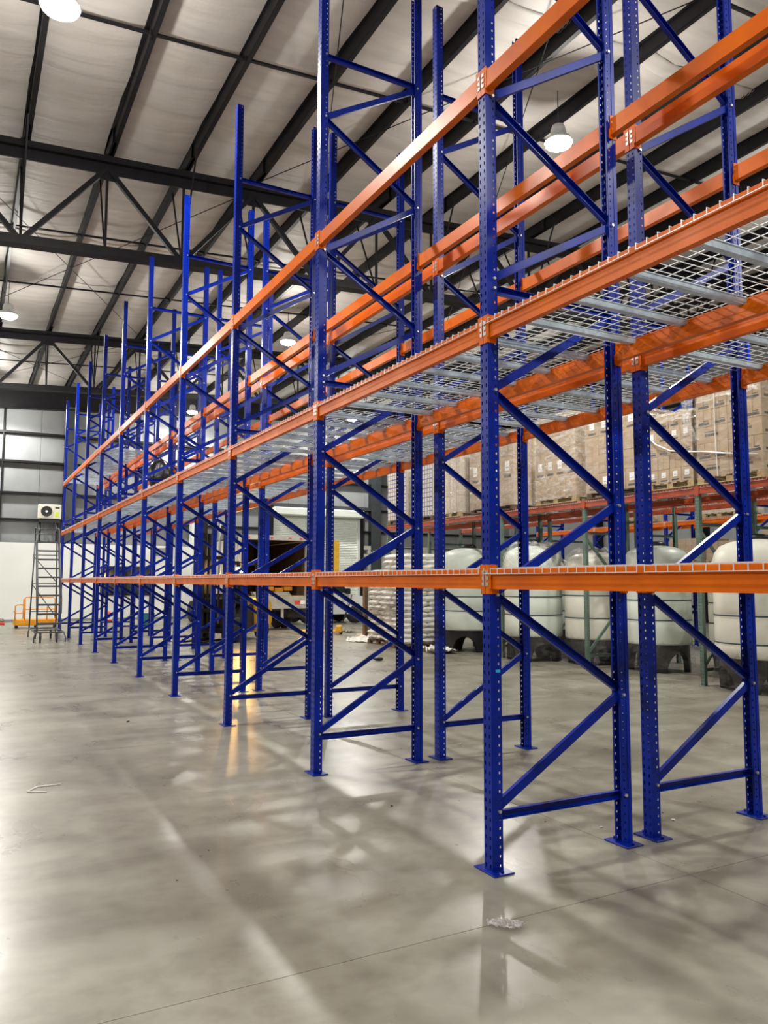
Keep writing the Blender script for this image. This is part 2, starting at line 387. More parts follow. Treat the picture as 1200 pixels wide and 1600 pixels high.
for x0, x1, nm in ((.78, 1.30, 'grey'), (-1.55, -1.51, 'thin'), (15.15, 15.72, 'grey'), (9.86, 10.02, 'jamb'), (14.62, 14.76, 'jamb')):
    mb = MB()
    if nm == 'grey': mb.box(x0, x1, WY-.32, WY-.30, 0, zP(x0)-.6); mb.box(x0, x1, WY, WY+.02, 0, zP(x0)-.6); mb.box((x0+x1)/2-.01, (x0+x1)/2+.01, WY-.3, WY, 0, zP(x0)-.6)
    elif nm == 'thin': mb.box(x0, x1, WY-.22, WY, 3.1, zP(x0)-.6)
    else: mb.box(x0, x1, WY-.24, WY, 0, 5.2)
    mb.obj('steel_column' if nm != 'jamb' else 'door_post', M['grey_steel'] if nm == 'grey' else M['dark_steel'], wb)
MB().box(9.8, 15.2, WY-.22, WY, 5.15, 5.32).obj('door_header', M['grey_steel'], wb)
# white partition wall in front of the lower wall
MB().box(-17, 6.25, WY-.75, WY-.33, 0, 3.13).obj('partition_wall', M['white_wall'], wb)
MB().box(6.05, 6.30, WY-.80, WY-.33, 0, 4.6).obj('partition_pier', M['white_wall'], wb)
# block wall, one object per block where it shows
wk = MB()
for zi in range(16):
    for xi in range(-1, 10):
        off = .2 if zi % 2 else 0
        x = 6.35+off+xi*.4
        if x < 6.3 or x > 9.4: continue
        wk.box(x+.005, x+.395, WY-.30, WY-.10, zi*.2+.004, zi*.2+.196)
for zi in range(17):
    for xi in range(0, 26):
        x = 14.8+(.2 if zi % 2 else 0)+xi*.4
        wk.box(x+.005, x+.395, WY-.26, WY-.06, zi*.2+.004, zi*.2+.196)
stuff(wk.obj('blockwork', M['block'], wb))
# dock door with roller curtain
dr = structure(MB().box(10.02, 14.62, WY+.0, WY+.02, 0, 5.15).obj('door_1', M['shutter']))
mb = MB(); k = 60
for i in range(k):
    z = i*5.0/k
    mb.add([(10.06, WY-.06, z), (14.58, WY-.06, z), (14.58, WY-.085, z+.035), (10.06, WY-.085, z+.035), (14.58, WY-.06, z+.078), (10.06, WY-.06, z+.078)], [(0, 1, 2, 3), (3, 2, 4, 5)])
stuff(mb.obj('roller_slats', M['shutter'], dr))
MB().box(10.02, 10.12, WY-.14, WY-.04, 0, 5.0).obj('guide_rail', M['white_paint'], dr)
MB().box(14.5, 14.62, WY-.14, WY-.04, 0, 5.0).obj('guide_rail', M['white_paint'], dr)
MB().bbox(9.95, 14.7, WY-.5, WY-.02, 4.75, 5.12, .05).obj('roll_hood', M['shutter'], dr)
# dark strip window in the partition
wn = structure(MB().box(2.3, 4.45, WY-.80, WY-.752, 1.05, 2.2).obj('window_1', M['glass']))
for x in (2.3, 3.3, 4.39): MB().box(x, x+.06, WY-.83, WY-.78, 1.02, 2.23).obj('window_frame', M['dark_steel'], wn)
for z in (1.02, 2.17): MB().box(2.3, 4.45, WY-.83, WY-.78, z, z+.06).obj('window_frame', M['dark_steel'], wn)
for n, b in (('wall_left', (-18.2, -18, -16, 34)), ('wall_right', (24, 24.3, -16, 34)), ('wall_front', (-18, 26, -16.3, -16))):
    structure(MB().box(b[0], b[1], b[2], b[3], 0, 11.4).obj(n, M['liner']))
wr = bpy.data.objects['wall_right']
for z in (2.2, 4.1, 5.2, 6.5, 7.7, 9.2): MB().box(23.8, 24, -15.9, 31, z-.05, z+.05).obj('girt', M['dark_steel'], wr)
for y in (-6, 0, 6, 12, 18, 24): MB().box(23.6, 24, y-.15, y+.15, 0, 10.6).obj('steel_column', M['dark_steel'], wr)
for n, b in (('baseboard_back', (-17, 6.25, WY-.77, WY-.752)),):
    structure(MB().box(b[0], b[1], b[2], b[3], 0, .10).obj(n, M['liner']))

# ------------------------------------------------------------------ high bay lamps
def lamp(x, y, label, flip=0):
    z = 8.42+.06*(x+2)
    t = thing('high_bay_lamp', label, 'ceiling lamp', (x, y, z), group='high bay lamps hung from the roof')
    MB().lathe([(.05, .30), (.10, .28), (.13, .20), (.13, .10), (.20, .06), (.235, 0.0), (.235, -.01)], n=24).obj('housing', M['white_paint'], t, True)
    MB().lathe([(.225, -.012), (.21, -.05), (.15, -.085), (.04, -.10)], n=24).obj('lens', M['lens'], t, True)
    MB().tube([(0, 0, .3), (0, 0, zP(x)-z)], .008, 6).obj('cable', M['black'], t)
    ld = bpy.data.lights.new('lamp_beam', 'SPOT'); ld.energy = LAMP_W; ld.color = LAMP_COL; ld.shadow_soft_size = .14
    ld.spot_size = math.radians(172); ld.spot_blend = .35
    lo = bpy.data.objects.new('lamp_beam', ld); COL.objects.link(lo); lo.parent = t; lo.location = (0, 0, -.16)
    l2 = bpy.data.lights.new('lamp_glow', 'POINT'); l2.energy = GLOW_W; l2.color = LAMP_COL; l2.shadow_soft_size = .14
    lo = bpy.data.objects.new('lamp_glow', l2); COL.objects.link(lo); lo.parent = t; lo.location = (0, 0, -.30)
LN = {(-2, 5.75): 'lit high bay lamp nearest the camera, over the open aisle', (5.65, 5.75): 'lit high bay lamp behind the near orange beams on a thin cable',
      (5.65, 18): 'lit high bay lamp over the middle of the rack rows', (-2, 18): 'small lit high bay lamp over the aisle before the second truss',
      (-2, 29.2): 'lit high bay lamp by the back wall over the aisle', (5.65, 29.2): 'lit high bay lamp by the back wall seen between the racks'}
for y in (-6.4, 5.75, 18, 29.2):
    for x in (-9.7, -2, 5.65, 13.3):
        lamp(x, y, LN.get((x, y), f'high bay lamp outside the view, {["left", "aisle", "rack", "right"][[-9.7, -2, 5.65, 13.3].index(x)]} line, {ORD[[-6.4, 5.75, 18, 29.2].index(y)]} from the front'))

# ------------------------------------------------------------------ pallet racking: shared meshes
def perf(mb, o, U, N, us, cols, pitch, n, hz, th=.002):
    """perforated steel strip: columns at us, holes in the columns listed, n rows of the given pitch"""
    o = Vector(o); U = Vector(U); N = Vector(N)
    h0 = (pitch-hz)/2; zs = []
    for i in range(n): zs += [i*pitch, i*pitch+h0, i*pitch+h0+hz]
    zs.append(n*pitch); nu = len(us); base = len(mb.v)
    for s in (0, 1):
        for z in zs:
            for u in us: mb.v.append(tuple(o+U*u+N*(s*th)+Vector((0, 0, z))))
    nz = len(zs); idx = lambda s, k, i: base+s*nz*nu+k*nu+i
    for k in range(nz-1):
        hr = (k % 3 == 1)
        for i in range(nu-1):
            if hr and i in cols:
                mb.face((idx(0,k,i), idx(1,k,i), idx(1,k,i+1), idx(0,k,i+1))); mb.face((idx(0,k+1,i), idx(0,k+1,i+1), idx(1,k+1,i+1), idx(1,k+1,i)))
                mb.face((idx(0,k,i), idx(0,k+1,i), idx(1,k+1,i), idx(1,k,i))); mb.face((idx(0,k,i+1), idx(1,k,i+1), idx(1,k+1,i+1), idx(0,k+1,i+1)))
            else:
                mb.face((idx(0,k,i), idx(0,k,i+1), idx(0,k+1,i+1), idx(0,k+1,i))); mb.face((idx(1,k,i), idx(1,k+1,i), idx(1,k+1,i+1), idx(1,k,i+1)))
def post_mesh(name, m, H, W=.075, D=.078, hz=.022, hz2=.014):
    mb = MB(); p = .0508; n = int(H/p); w = W/2; d = D/2
    perf(mb, (-d, -w, 0), (0, 1, 0), (1, 0, 0), [0, .011, .022, W-.022, W-.011, W], (1, 3), p, n, hz)
    for s in (-1, 1):
        perf(mb, (-d, s*w, 0), (1, 0, 0), (0, -s, 0), [0, .024], (), p, n, hz2)
        perf(mb, (-d+.027, s*(w-.003), 0), (1, 0, 0), (0, -s, 0), [0, .026, .036, D-.027], (1,), p, n, hz2)
        mb.box(-d+.023, -d+.028, min(s*w, s*(w-.004)), max(s*w, s*(w-.004)), 0, n*p)
        mb.box(d-.002, d, min(s*(w-.003), s*(w-.016)), max(s*(w-.003), s*(w-.016)), 0, n*p)
    return mb.mesh(name, m)
HT = 7.40
POST = post_mesh('upright_post', M['blue'], HT)
GPOST = post_mesh('upright_post_green', M['green'], 3.22, .075, .07, .014, .018)
PLATE = MB().bbox(-.07, .07, -.10, .10, 0, .010, .003).lathe([(.009, .010), (.009, .022)], (.0, .078, 0), 6).lathe([(.009, .010), (.009, .022)], (.0, -.078, 0), 6).mesh('base_plate', M['blue'])
GPLATE = MB().bbox(-.06, .06, -.06, .06, 0, .008, .003).mesh('base_plate_green', M['green'])
def brace_mesh(L, openside, m, h=.05, d=.03, t=.0025):
    # channel along +X of length L, web towards +Y (open to -Y) or the reverse
    mb = MB(); s = 1 if openside else -1
    mb.box(0, L, min(s*d/2, s*(d/2-t)), max(s*d/2, s*(d/2-t)), -h/2, h/2)
    mb.box(0, L, -d/2, d/2, h/2-t, h/2); mb.box(0, L, -d/2, d/2, -h/2, -h/2+t)
    return mb.mesh('brace', m)
BR = {}
FD = .994; GAP = .252; BAY = 2.52
def brace(parent, x0, z0, x1, z1, openside, name, m):
    L = round(math.hypot(x1-x0, z1-z0), 3); k = (L, openside, m)
    if k not in BR: BR[k] = brace_mesh(L, openside, M[m])
    o = put(name, BR[k], parent, (x0, 0, z0)); o.rotation_euler = (0, -math.atan2(z1-z0, x1-x0), 0)
    return o
nodes = [(0, .33), (1, .915), (0, 1.545), (1, 2.11), (0, 2.75), (1, 3.36)]
nodes2 = [(0, 3.43), (1, 3.98), (0, 4.58), (1, 5.20), (0, 5.84), (1, 6.41)]
bh = MB()
for sd, z in nodes+nodes2+[(1, .30), (0, 3.37), (0, 6.44)]:
    x = (.012 if sd == 0 else FD-.012)
    bh.lathe([(.010, -.049), (.010, -.036)], (x, 0, z), 6, axis='y'); bh.lathe([(.010, .036), (.010, .049)], (x, 0, z), 6, axis='y')
BOLTS = bh.mesh('bolt_heads', M['silver'])
def frame(x, y, label, group):
    t = thing('upright_frame', label, 'rack frame', (x, y, 0), group=group)
    put('post', POST, t, (0, 0, .008)); put('post', POST, t, (FD, 0, .008), PI)
    put('base_plate', PLATE, t, (0, 0, 0)); put('base_plate', PLATE, t, (FD, 0, 0))
    a, b = .012, FD-.012
    for z in (.30, 3.375, 6.445): brace(t, a, z, b, z, True, 'horizontal_brace', 'blue')
    for nd in (nodes, nodes2):
        for (s0, z0), (s1, z1) in zip(nd, nd[1:]):
            brace(t, (a, b)[s0], z0+.01, (a, b)[s1], z1, s0 == 0 and False or (s0 == 1), 'diagonal_brace', 'blue') if s0 == 0 else \
                brace(t, a, z1, b, z0+.03, True, 'diagonal_brace', 'blue')
    stuff(put('bolt_heads', BOLTS, t))
    return t
# beams
BL = BAY-.075-.008
prof = [(.009, 0), (.050, 0), (.050, .076), (.030, .076), (.030, .115), (.003, .115), (0, .112), (0, .082), (.009, .078)]
prof3 = [(.002, 0), (.050, 0), (.050, .112), (.047, .115), (.003, .115), (0, .112), (0, .002)]
def beam_mesh(L, m, nm): return MB().prism(prof, 0, L).mesh(nm, m)
BEAM = beam_mesh(BL, M['orange'], 'pallet_beam')
BEAM3 = MB().prism(prof3, 0, BL).mesh('pallet_beam_top', M['orange'])
def conn_mesh(m, s):
    # s=+1: connector at the low-Y end of the beam
    mb = MB(); y = lambda a: a*s
    mb.box(-.003, .0015, min(y(-.0385), y(.010)), max(y(-.0385), y(.010)), .002, .140)
    mb.box(-.003, .0015, min(y(-.0385), y(.0)), max(y(-.0385), y(.0)), -.028, .002)
    pts = [(-.003, -.028), (.058, -.028), (.064, -.020), (.064, .03), (.052, .05), (.052, .132), (.046, .140), (-.003, .140)]
    yy = sorted((y(-.0035), y(.001)))
    mb.prism(pts, yy[0], yy[1])
    return mb.mesh('end_connector', m)
CN = {1: conn_mesh(M['orange'], 1), -1: conn_mesh(M['orange'], -1)}
def clip_mesh(s):
    mb = MB()
    for z in (.018, .052, .086): mb.box(-.0065, -.003, min(-.030*s, -.012*s), max(-.030*s, -.012*s), z, z+.020)
    mb.box(-.0080, -.0065, min(-.034*s, -.028*s), max(-.034*s, -.028*s), .015, .112)
    return mb.mesh('lock_clip', M['silver'])
CL = {1: clip_mesh(1), -1: clip_mesh(-1)}
DOTS = MB()
for x, z in ((.018, -.014), (.040, -.014), (.058, .02)): DOTS.lathe([(.0055, -.0042), (.0055, -.0034)], (x, 0, z), 6, axis='y', mi=0)
def beam(x, y, z, side, label, group, bm=None, cn=CN, clips=True, L=BL):
    # side 0: outer face towards -X, side 1: outer face towards +X
    if side == 0: o = put('pallet_beam', bm or BEAM, None, (x, y+(BAY-L)/2, z))
    else: o = put('pallet_beam', bm or BEAM, None, (x, y+(BAY-L)/2+L, z), PI)
    tag(o, label, 'rack beam', group)
    for s, yy in ((1, 0), (-1, L)):
        c = put('end_connector', cn[s], o, (0, yy, 0))
        if clips: put('lock_clip', CL[s], c)
    return o
# wire decks
DW = 1.17; X0 = -.0455; X1 = FD+.0455
def deck_mesh():
    mb = MB(); r = .0035
    n = 19
    for i in range(n):
        y = -DW/2+DW*i/(n-1)
        mb.box(X0, X1, y-r/2, y+r/2, .001, .001+r)
        for xx in (X0, X1):
            mb.box(xx-r, xx, y-r/2, y+r/2, -.030, .001+r) if xx == X0 else mb.box(xx, xx+r, y-r/2, y+r/2, -.030, .001+r)
    k = 11
    for i in range(k):
        x = X0+.045+(X1-X0-.09)*i/(k-1); mb.box(x-r/2, x+r/2, -DW/2, DW/2, .001+r, .001+2*r)
    for xx in (X0-r*1.9, X1+r*.9): mb.box(xx, xx+r, -DW/2, DW/2, -.030, -.030+r)
    return mb.mesh('wire_deck', M['wire'])
DECK = deck_mesh()
cp = [(-.030, 0), (-.024, 0), (-.018, -.030), (.018, -.030), (.024, 0), (.030, 0), (.030, -.004), (.026, -.004), (.020, -.036), (-.020, -.036), (-.026, -.004), (-.030, -.004)]
CHAN = MB().add([(x, y, z) for x in (-.008, FD+.008) for y, z in cp], [(i, i+12, (i+1) % 12+12, (i+1) % 12) for i in range(12)]).add([], []).mesh('support_channel', M['galv'])
def deck(x, y, z, label, group):
    o = put('wire_deck', DECK, None, (x, y, z)); tag(o, label, 'wire deck', group)
    for d in (-.40, 0, .40): put('support_channel', CHAN, o, (0, d, 0))
    return o

LV = {1: 1.578, 2: 3.058, 3: 4.612}
LVN = {1: 'lowest', 2: 'middle', 3: 'top'}
rows = {'A': (0.0, 'near'), 'B': (FD+GAP, 'far')}
KN = {-1: 'just outside the right edge'}
for rk, (x, rn) in rows.items():
    for k in range(-1, 10):
        nm = f'blue upright frame of the {rn} row, the {ORD[k]} one standing in view' if k >= 0 else f'blue upright frame of the {rn} row, nearest the viewer, beyond right picture edge'
        fr = frame(x, k*BAY, nm, f'blue upright frames of the {rn} row')
        if rk == 'A' and k == 0:
            tp = MB().box(-.006, .026, -.0408, -.0396, 1.103, 1.119).obj('sticker', M['tapecyan'], fr); tp['label'] = 'small shiny cyan sticker'
    for k in range(-1, 9):
        bn = f'{ORD[k+1]} bay from camera'
        for lv, z in LV.items():
            for side in (0, 1):
                xo = x-.0415 if side == 0 else x+FD+.0415
                sd = 'front' if side == 0 else 'back'
                beam(xo, k*BAY, z, side, f'orange {LVN[lv]} beam, {sd} side of {rn} row, {bn}', f'orange beams of the {rn} row, {LVN[lv]} level', BEAM3 if lv == 3 else None)
            if lv < 3 or (rk == 'A' and k >= 6):
                offs = (.65, 1.87) if k >= 0 else (.81, 1.87+.155)
                for q, dy in enumerate(offs):
                    if k < 0: dy -= .08
                    deck(x, k*BAY+dy, z+.115, f'{LVN[lv]} wire deck, {"nearer" if q == 0 else "farther"} half of {bn}, {rn} row', f'wire decks of the {rn} row, {LVN[lv]} level')

# ------------------------------------------------------------------ green storage rack with pallets
def gframe(x, y, label):
    t = thing('upright_frame', label, 'rack frame', (x, y, 0), group='grey green frames of the storage rack')
    put('post', GPOST, t, (0, 0, .006)); put('post', GPOST, t, (1.07, 0, .006), PI)
    put('base_plate', GPLATE, t); put('base_plate', GPLATE, t, (1.07, 0, 0))
    for z in (.25, 2.55): brace(t, .012, z, 1.058, z, True, 'horizontal_brace', 'green')
    for z0, z1, s in ((.3, 1.35, 0), (2.45, 1.40, 0)): brace(t, .012, z0, 1.058, z1, False, 'diagonal_brace', 'green')
    return t
GX = 7.64; GY = [-.35, 2.25, 4.85, 7.45, 10.05, 12.65, 15.25]
gb = MB().prism([(p[0], p[1]*1.1) for p in prof], 0, 2.52).mesh('storage_beam', M['rust'])
GCN = {1: conn_mesh(M['rust'], 1), -1: conn_mesh(M['rust'], -1)}
for i, y in enumerate(GY):
    gframe(GX, y, f'grey green perforated frame of the storage rack, {ORD[i]} from the right')
    gframe(GX+1.35, y, f'grey green frame in the back half of the storage rack, {ORD[i]} from the right')
for i in range(6):
    for j, (xo, side, nm) in enumerate(((GX-.040, 0, 'front'), (GX+1.11, 1, 'inner'), (GX+1.31, 0, 'second inner'), (GX+2.46, 1, 'rear'))):
        o = beam(xo, GY[i]+.04, 3.035, side, f'rust orange {nm} beam under pallets, {ORD[i]} bay from right', 'rust orange beams of the storage rack', gb, GCN, False, 2.52)
for i in range(6):
    for j, xx in enumerate((GX-.04, GX+1.31)):
        for q, dy in enumerate((.67, 1.93)):
            o = put('wire_deck', DECK, None, (xx+.045, GY[i]+dy, 3.035+.1265)); tag(o, f'wire deck on the rust orange {"front" if j == 0 else "back"} beams, {ORD[i]} bay from right, {"nearer" if q == 0 else "farther"} half', 'wire deck', 'wire decks of the storage rack')
            for d in (-.40, 0, .40): put('support_channel', CHAN, o, (0, d, 0))
            o['label'] = f'storage rack wire deck, {"front" if j == 0 else "back"} run, {ORD[i]} bay from right, {"near" if q == 0 else "far"} half'

# pallets and cartons
def pallet(x0, x1, y0, y1, z, label, m='wood', group='wooden pallets on the storage rack'):
    t = thing('wooden_pallet', label, 'pallet', (x0, y0, z), group=group)
    X = x1-x0; Y = y1-y0
    for i in range(3):
        xx = (X-.09)*i/2
        MB().box(xx, xx+.09, 0, Y, 0, .018).obj('bottom_board', M[m], t)
        for j in range(3):
            yy = (Y-.12)*j/2; MB().box(xx, xx+.09, yy, yy+.12, .018, .088).obj('block', M[m], t)
    for i in range(6):
        yy = (Y-.10)*i/5; MB().box(0, X, yy, yy+.10, .088, .108).obj('deck_board', M[m], t)
    return t
def carton_mesh(nm, dx, dy, dz, base, style):
    mb = MB(); mb.bbox(.002, dx-.002, .002, dy-.002, .001, dz-.001, .004)
    e = .0015
    def fr(y0, y1, z0, z1, mi): mb.box(-e, .003, y0, y1, z0, z1, mi)           # on the -X face
    def sd(x0, x1, z0, z1, mi): mb.box(x0, x1, -e, .003, z0, z1, mi)           # on the -Y face
    mb.box(dx*.45, dx*.55, .002, dy-.002, dz-.002, dz, 3)
    if style == 'grid':
        for zz in (.0, .5, .94): fr(0.003, dy-.003, dz*zz+.003, dz*zz+.020, 1)
        fr(dy*.5-.010, dy*.5+.010, .004, dz-.004, 1); fr(.003, .018, .004, dz-.004, 1)
    elif style == 'print':
        fr(dy*.15, dy*.82, dz*.12, dz*.26, 2); fr(dy*.2, dy*.5, dz*.34, dz*.37, 2); fr(dy*.485, dy*.515, .004, dz-.004, 3)
    elif style == 'logo':
        n = 5
        for i in range(n): fr(dy*(.30+.085*i), dy*(.30+.085*i+.07), dz*.42, dz*.56, 2)
        fr(dy*.35, dy*.72, dz*.66, dz*.69, 2)
    elif style == 'label':
        fr(dy*.32, dy*.70, dz*.38, dz*.78, 4); fr(dy*.2, dy*.8, dz*.12, dz*.22, 2); fr(dy*.38, dy*.64, dz*.5, dz*.53, 2)
    elif style == 'plain':
        fr(dy*.49, dy*.505, .004, dz-.004, 3)
    sd(dx*.2, dx*.7, dz*.15, dz*.28, 2) if style in ('print', 'logo') else sd(dx*.48, dx*.52, .004, dz-.004, 3)
    return mb.mesh(nm, [M[base], M['tape'], M['ink'], M['brown_tape'], M['label']])
CM = {}
def LAY(l, n): return 'top layer' if l == n-1 else ('bottom layer' if l == 0 else ORD[l]+' layer')
def load(nm, y0, y1, ztop, cols, layers, base, styles, film='film', hood=False, pm='wood', x0=GX-.06, X=1.05, z0=3.035+.1265+.012, pgroup='wooden pallets on the storage rack', depth=3):
    pallet(x0, x0+X, y0, y1, z0, f'wooden pallet under the {nm}', pm, pgroup)
    zb = z0+.108; H = ztop-zb; dz = H/layers; k = 0
    for l in range(layers):
        st = styles[l % len(styles)]
        c = cols if st != 'logo' else max(2, cols//2)
        dy = (y1-y0)/c; dx = X/depth
        key = (round(dx, 3), round(dy, 3), round(dz, 3), base, st)
        if key not in CM: CM[key] = carton_mesh('carton', dx, dy, dz, base, st)
        for i in range(c):
            for j in range(depth):
                if i and j: continue
                o = put('carton', CM[key], None, (x0+j*dx+random.uniform(-.004, .004), y0+i*dy+random.uniform(-.003, .003), zb+l*dz))
                tag(o, (f'{LAY(l, layers)} carton, {ORD[i]} from the right, {nm}' if j == 0 else f'{LAY(l, layers)} carton, {["", "middle", "back"][j]} of the right side, {nm}'), 'box', f'cartons of the {nm}')
    mb = MB(); e = .012; nx = 12; nz = 14
    def wall(p0, p1, n):
        p0 = Vector(p0); p1 = Vector(p1); d = (p1-p0); nn = Vector((d.y, -d.x, 0)).normalized(); o = len(mb.v)
        for a in range(nz+1):
            for b in range(n+1):
                p = p0+d*(b/n); p.z = zb-.02+(H+.03)*a/nz; edge = b in (0, n)
                mb.v.append(tuple(p+nn*(0 if edge else random.uniform(-.001, .016))))
        for a in range(nz):
            for b in range(n): mb.face((o+a*(n+1)+b, o+a*(n+1)+b+1, o+(a+1)*(n+1)+b+1, o+(a+1)*(n+1)+b))
    A = (x0-e, y0-e, 0); B = (x0+X+e, y0-e, 0); Cc = (x0+X+e, y1+e, 0); D = (x0-e, y1+e, 0)
    wall(A, B, nx); wall(B, Cc, nx); wall(Cc, D, nx); wall(D, A, nx)
    o = mb.obj('stretch_wrap', M[film]); tag(o, f'clear plastic wrap around the {nm}', 'plastic wrap', 'stretch wrap around the pallet loads')
    if hood:
        n = 16; mb = MB()
        for a in range(n+1):
            for b in range(n+1):
                u = a/n; v = b/n; r = max(abs(u-.5), abs(v-.5))*2
                mb.v.append((x0-.03+(X+.06)*u, y0-.03+(y1-y0+.06)*v, ztop+.012+.10*(1-r)*abs(math.sin(a*1.9+b*2.3))+random.uniform(0, .05)-(.16*max(0, r-.93)/.07 if r > .93 else 0)))
        for a in range(n):
            for b in range(n): q = a*(n+1)+b; mb.face((q, q+n+1, q+n+2, q+1))
        o = mb.obj('plastic_sheet', M['film_thick']); tag(o, f'crumpled clear sheet on top of the {nm}', 'plastic wrap', 'plastic sheets on the pallet loads')
load('tape-gridded white load farthest left', 14.15, 15.15, 4.62, 4, 6, 'carton_white', ['grid'], depth=2, pm='dwood')
load('second tape-gridded white load from left', 12.82, 13.85, 4.70, 4, 6, 'carton_white', ['grid'], depth=2, pm='dwood')
load('pale wrapped load of tall white cartons', 11.60, 12.45, 4.86, 3, 4, 'carton_pale', ['plain'], film='film_thick', depth=2)
load('shiny film-wrapped tan load left of middle', 9.55, 11.15, 4.90, 4, 3, 'carton', ['plain', 'label'], film='film_thick', pm='dwood')
load('grey-wrapped tan load in the middle', 7.62, 8.80, 4.95, 4, 4, 'carton', ['plain', 'label', 'plain'], film='film_thick', hood=True)
load('two-tone wrapped tan load with white labels', 6.02, 7.32, 4.68, 4, 4, 'carton', ['label', 'plain', 'plain', 'label'], film='film', pm='dwood', hood=True)
load('tan load with small white stickers', 4.88, 5.84, 4.42, 4, 5, 'carton', ['label', 'plain', 'print', 'label', 'print'], hood=True)
load('tan load with dark printed lettering at right', 3.62, 4.80, 4.62, 4, 5, 'carton', ['logo', 'print', 'logo', 'print', 'print'], hood=True)
# gathered tail of film and loose straps on the right loads
mb = MB(); n = 9; m_ = 16
for a in range(m_+1):
    t = a/m_
    for b in range(n+1):
        s = (b/n-.5)*(.34-.18*math.sin(PI*t)); mb.v.append((GX-.10-.03*math.sin(b*2.1+a*.7)-.03*math.sin(PI*t), 4.87+s+.05*math.sin(3*t), 4.72-.85*t+.03*math.sin(b*1.7)))
for a in range(m_):
    for b in range(n): q = a*(n+1)+b; mb.face((q, q+1, q+n+2, q+n+1))
tag(mb.obj('film_tail', M['film_thick'], smooth=True), 'gathered tail of clear film hanging between the two right tan loads', 'plastic wrap')
tag(MB().tube([(GX-.085, 4.42, 4.64), (GX-.09, 4.42, 4.0), (GX-.085, 4.40, 3.27)], .008, 6).obj('packing_strap', M['label']), 'white vertical packing strap on the lettered load', 'strap')
tag(MB().tube([(GX-.08, 5.82, 4.16), (GX-.10, 5.6, 3.95), (GX-.10, 5.3, 3.80), (GX-.10, 5.0, 3.74), (GX-.085, 4.7, 3.70), (GX-.085, 4.2, 3.60), (GX-.085, 3.7, 3.52)], .014, 6).obj('film_rope', M['label'], smooth=True), 'sagging white rope of twisted film across the right tan loads', 'strap')

# ------------------------------------------------------------------ tanks
def tank(x, y, R, H, label, warm=False, cover=0, rz=0, straps=(.95, 1.32, 1.72)):
    t = thing('poly_tank', label, 'tank', (x, y, 0), rz, 'white poly tanks on black stands')
    # stand: thick ring wall with arched openings
    mb = MB(); n = 96; zt = .52
    for ri in (R*.93, R*.76):
        for j in range(n):
            a = 2*PI*j/n; ph = ((a/(2*PI)*4) % 1)*2-1
            zl = .36*math.sqrt(max(0, 1-(ph/.62)**2)) if abs(ph) < .62 else 0
            mb.v.append((ri*math.cos(a), ri*math.sin(a), zl)); mb.v.append((ri*.97*math.cos(a), ri*.97*math.sin(a), zt))
    for j in range(n):
        a, b = 2*j, 2*((j+1) % n); c, d = a+2*n, b+2*n
        mb.face((a, b, b+1, a+1)); mb.face((c, c+1, d+1, d)); mb.face((a, c, d, b)); mb.face((a+1, b+1, d+1, c+1))
    mb.obj('stand', M['black'], t)
    pr = [(R*.6, .50), (R*.97, .50), (R, .54)]
    for z in straps: pr += [(R, z-.05), (R-.006, z-.03), (R-.006, z+.03), (R, z+.05)]
    pr += [(R, H-.42), (R*.99, H-.30), (R*.95, H-.20), (R*.84, H-.10), (R*.62, H-.035), (R*.34, H)]
    MB().lathe(pr, n=48).obj('tank_body', M['tankwarm' if warm else 'tank'], t, True)
    MB().lathe([(R*.30, H-.02), (R*.30, H+.05), (R*.22, H+.08), (R*.05, H+.09)], n=28).obj('lid', M['black'], t, True)
    for z in straps:
        MB().lathe([(R+.003, z-.010), (R+.006, z-.008), (R+.006, z+.008), (R+.003, z+.010)], n=48, cap=False).obj('strap', M['strap'], t, True)
    if cover:
        mb = MB(); n = 40; k = 12
        for a in range(k+1):
            s = a/k; zz = H+.08-s*cover
            rr = R*1.03 if zz < H-.35 else R*(.35+.68*math.sqrt(max(0, 1-((zz-(H-.35))/.45)**2)))
            for j in range(n):
                th = 2*PI*j/n; q = 1+.035*math.sin(j*2.7+a*.9)*(.4+s)+random.uniform(-.01, .015)
                mb.v.append((rr*q*math.cos(th), rr*q*math.sin(th), zz+.03*math.sin(j*1.7)))
        for a in range(k):
            for j in range(n): j2 = (j+1) % n; mb.face((a*n+j, (a+1)*n+j, (a+1)*n+j2, a*n+j2))
        mb.obj('plastic_cover', M['film_thick'], t, True)
    if rz:
        mb = MB(); n = 40
        for a in range(7):
            zz = .08+.5*a/6
            for j in range(n):
                th = 2*PI*j/n; q = (1.08-.10*a/6)*(1+.03*math.sin(j*3.1+a)); mb.v.append((R*q*math.cos(th), R*q*math.sin(th), zz))
        for a in range(6):
            for j in range(n): j2 = (j+1) % n; mb.face((a*n+j, a*n+j2, (a+1)*n+j2, (a+1)*n+j))
        mb.obj('base_wrap', M['film_dark'], t, True)
    return t
tank(7.95, 11.80, .66, 2.42, 'white tank on arched black stand, leftmost, beside the stacked sacks', straps=(.95, 1.28, 1.75))
tank(7.92, 9.36, .60, 2.38, 'white tank second from left with loose film over its dome', cover=.55, rz=.5)
tank(8.56, 8.20, .60, 2.22, 'cream tank behind a perforated green post, its dome covered in film', True, cover=.4, rz=.4, straps=(.92, 1.36, 1.75))
tank(8.73, 6.75, .60, 2.30, 'white tank behind the near double blue posts', rz=.7, straps=(.94, 1.30, 1.75))
tank(9.62, 5.60, .58, 2.12, 'cream tank set back between the two right-hand tanks', True, straps=(.90, 1.26, 1.62))
tank(8.04, 4.08, .68, 2.28, 'cream-white tank nearest at the right edge on black feet', True, rz=.25, straps=(.72, 1.13, 1.62))
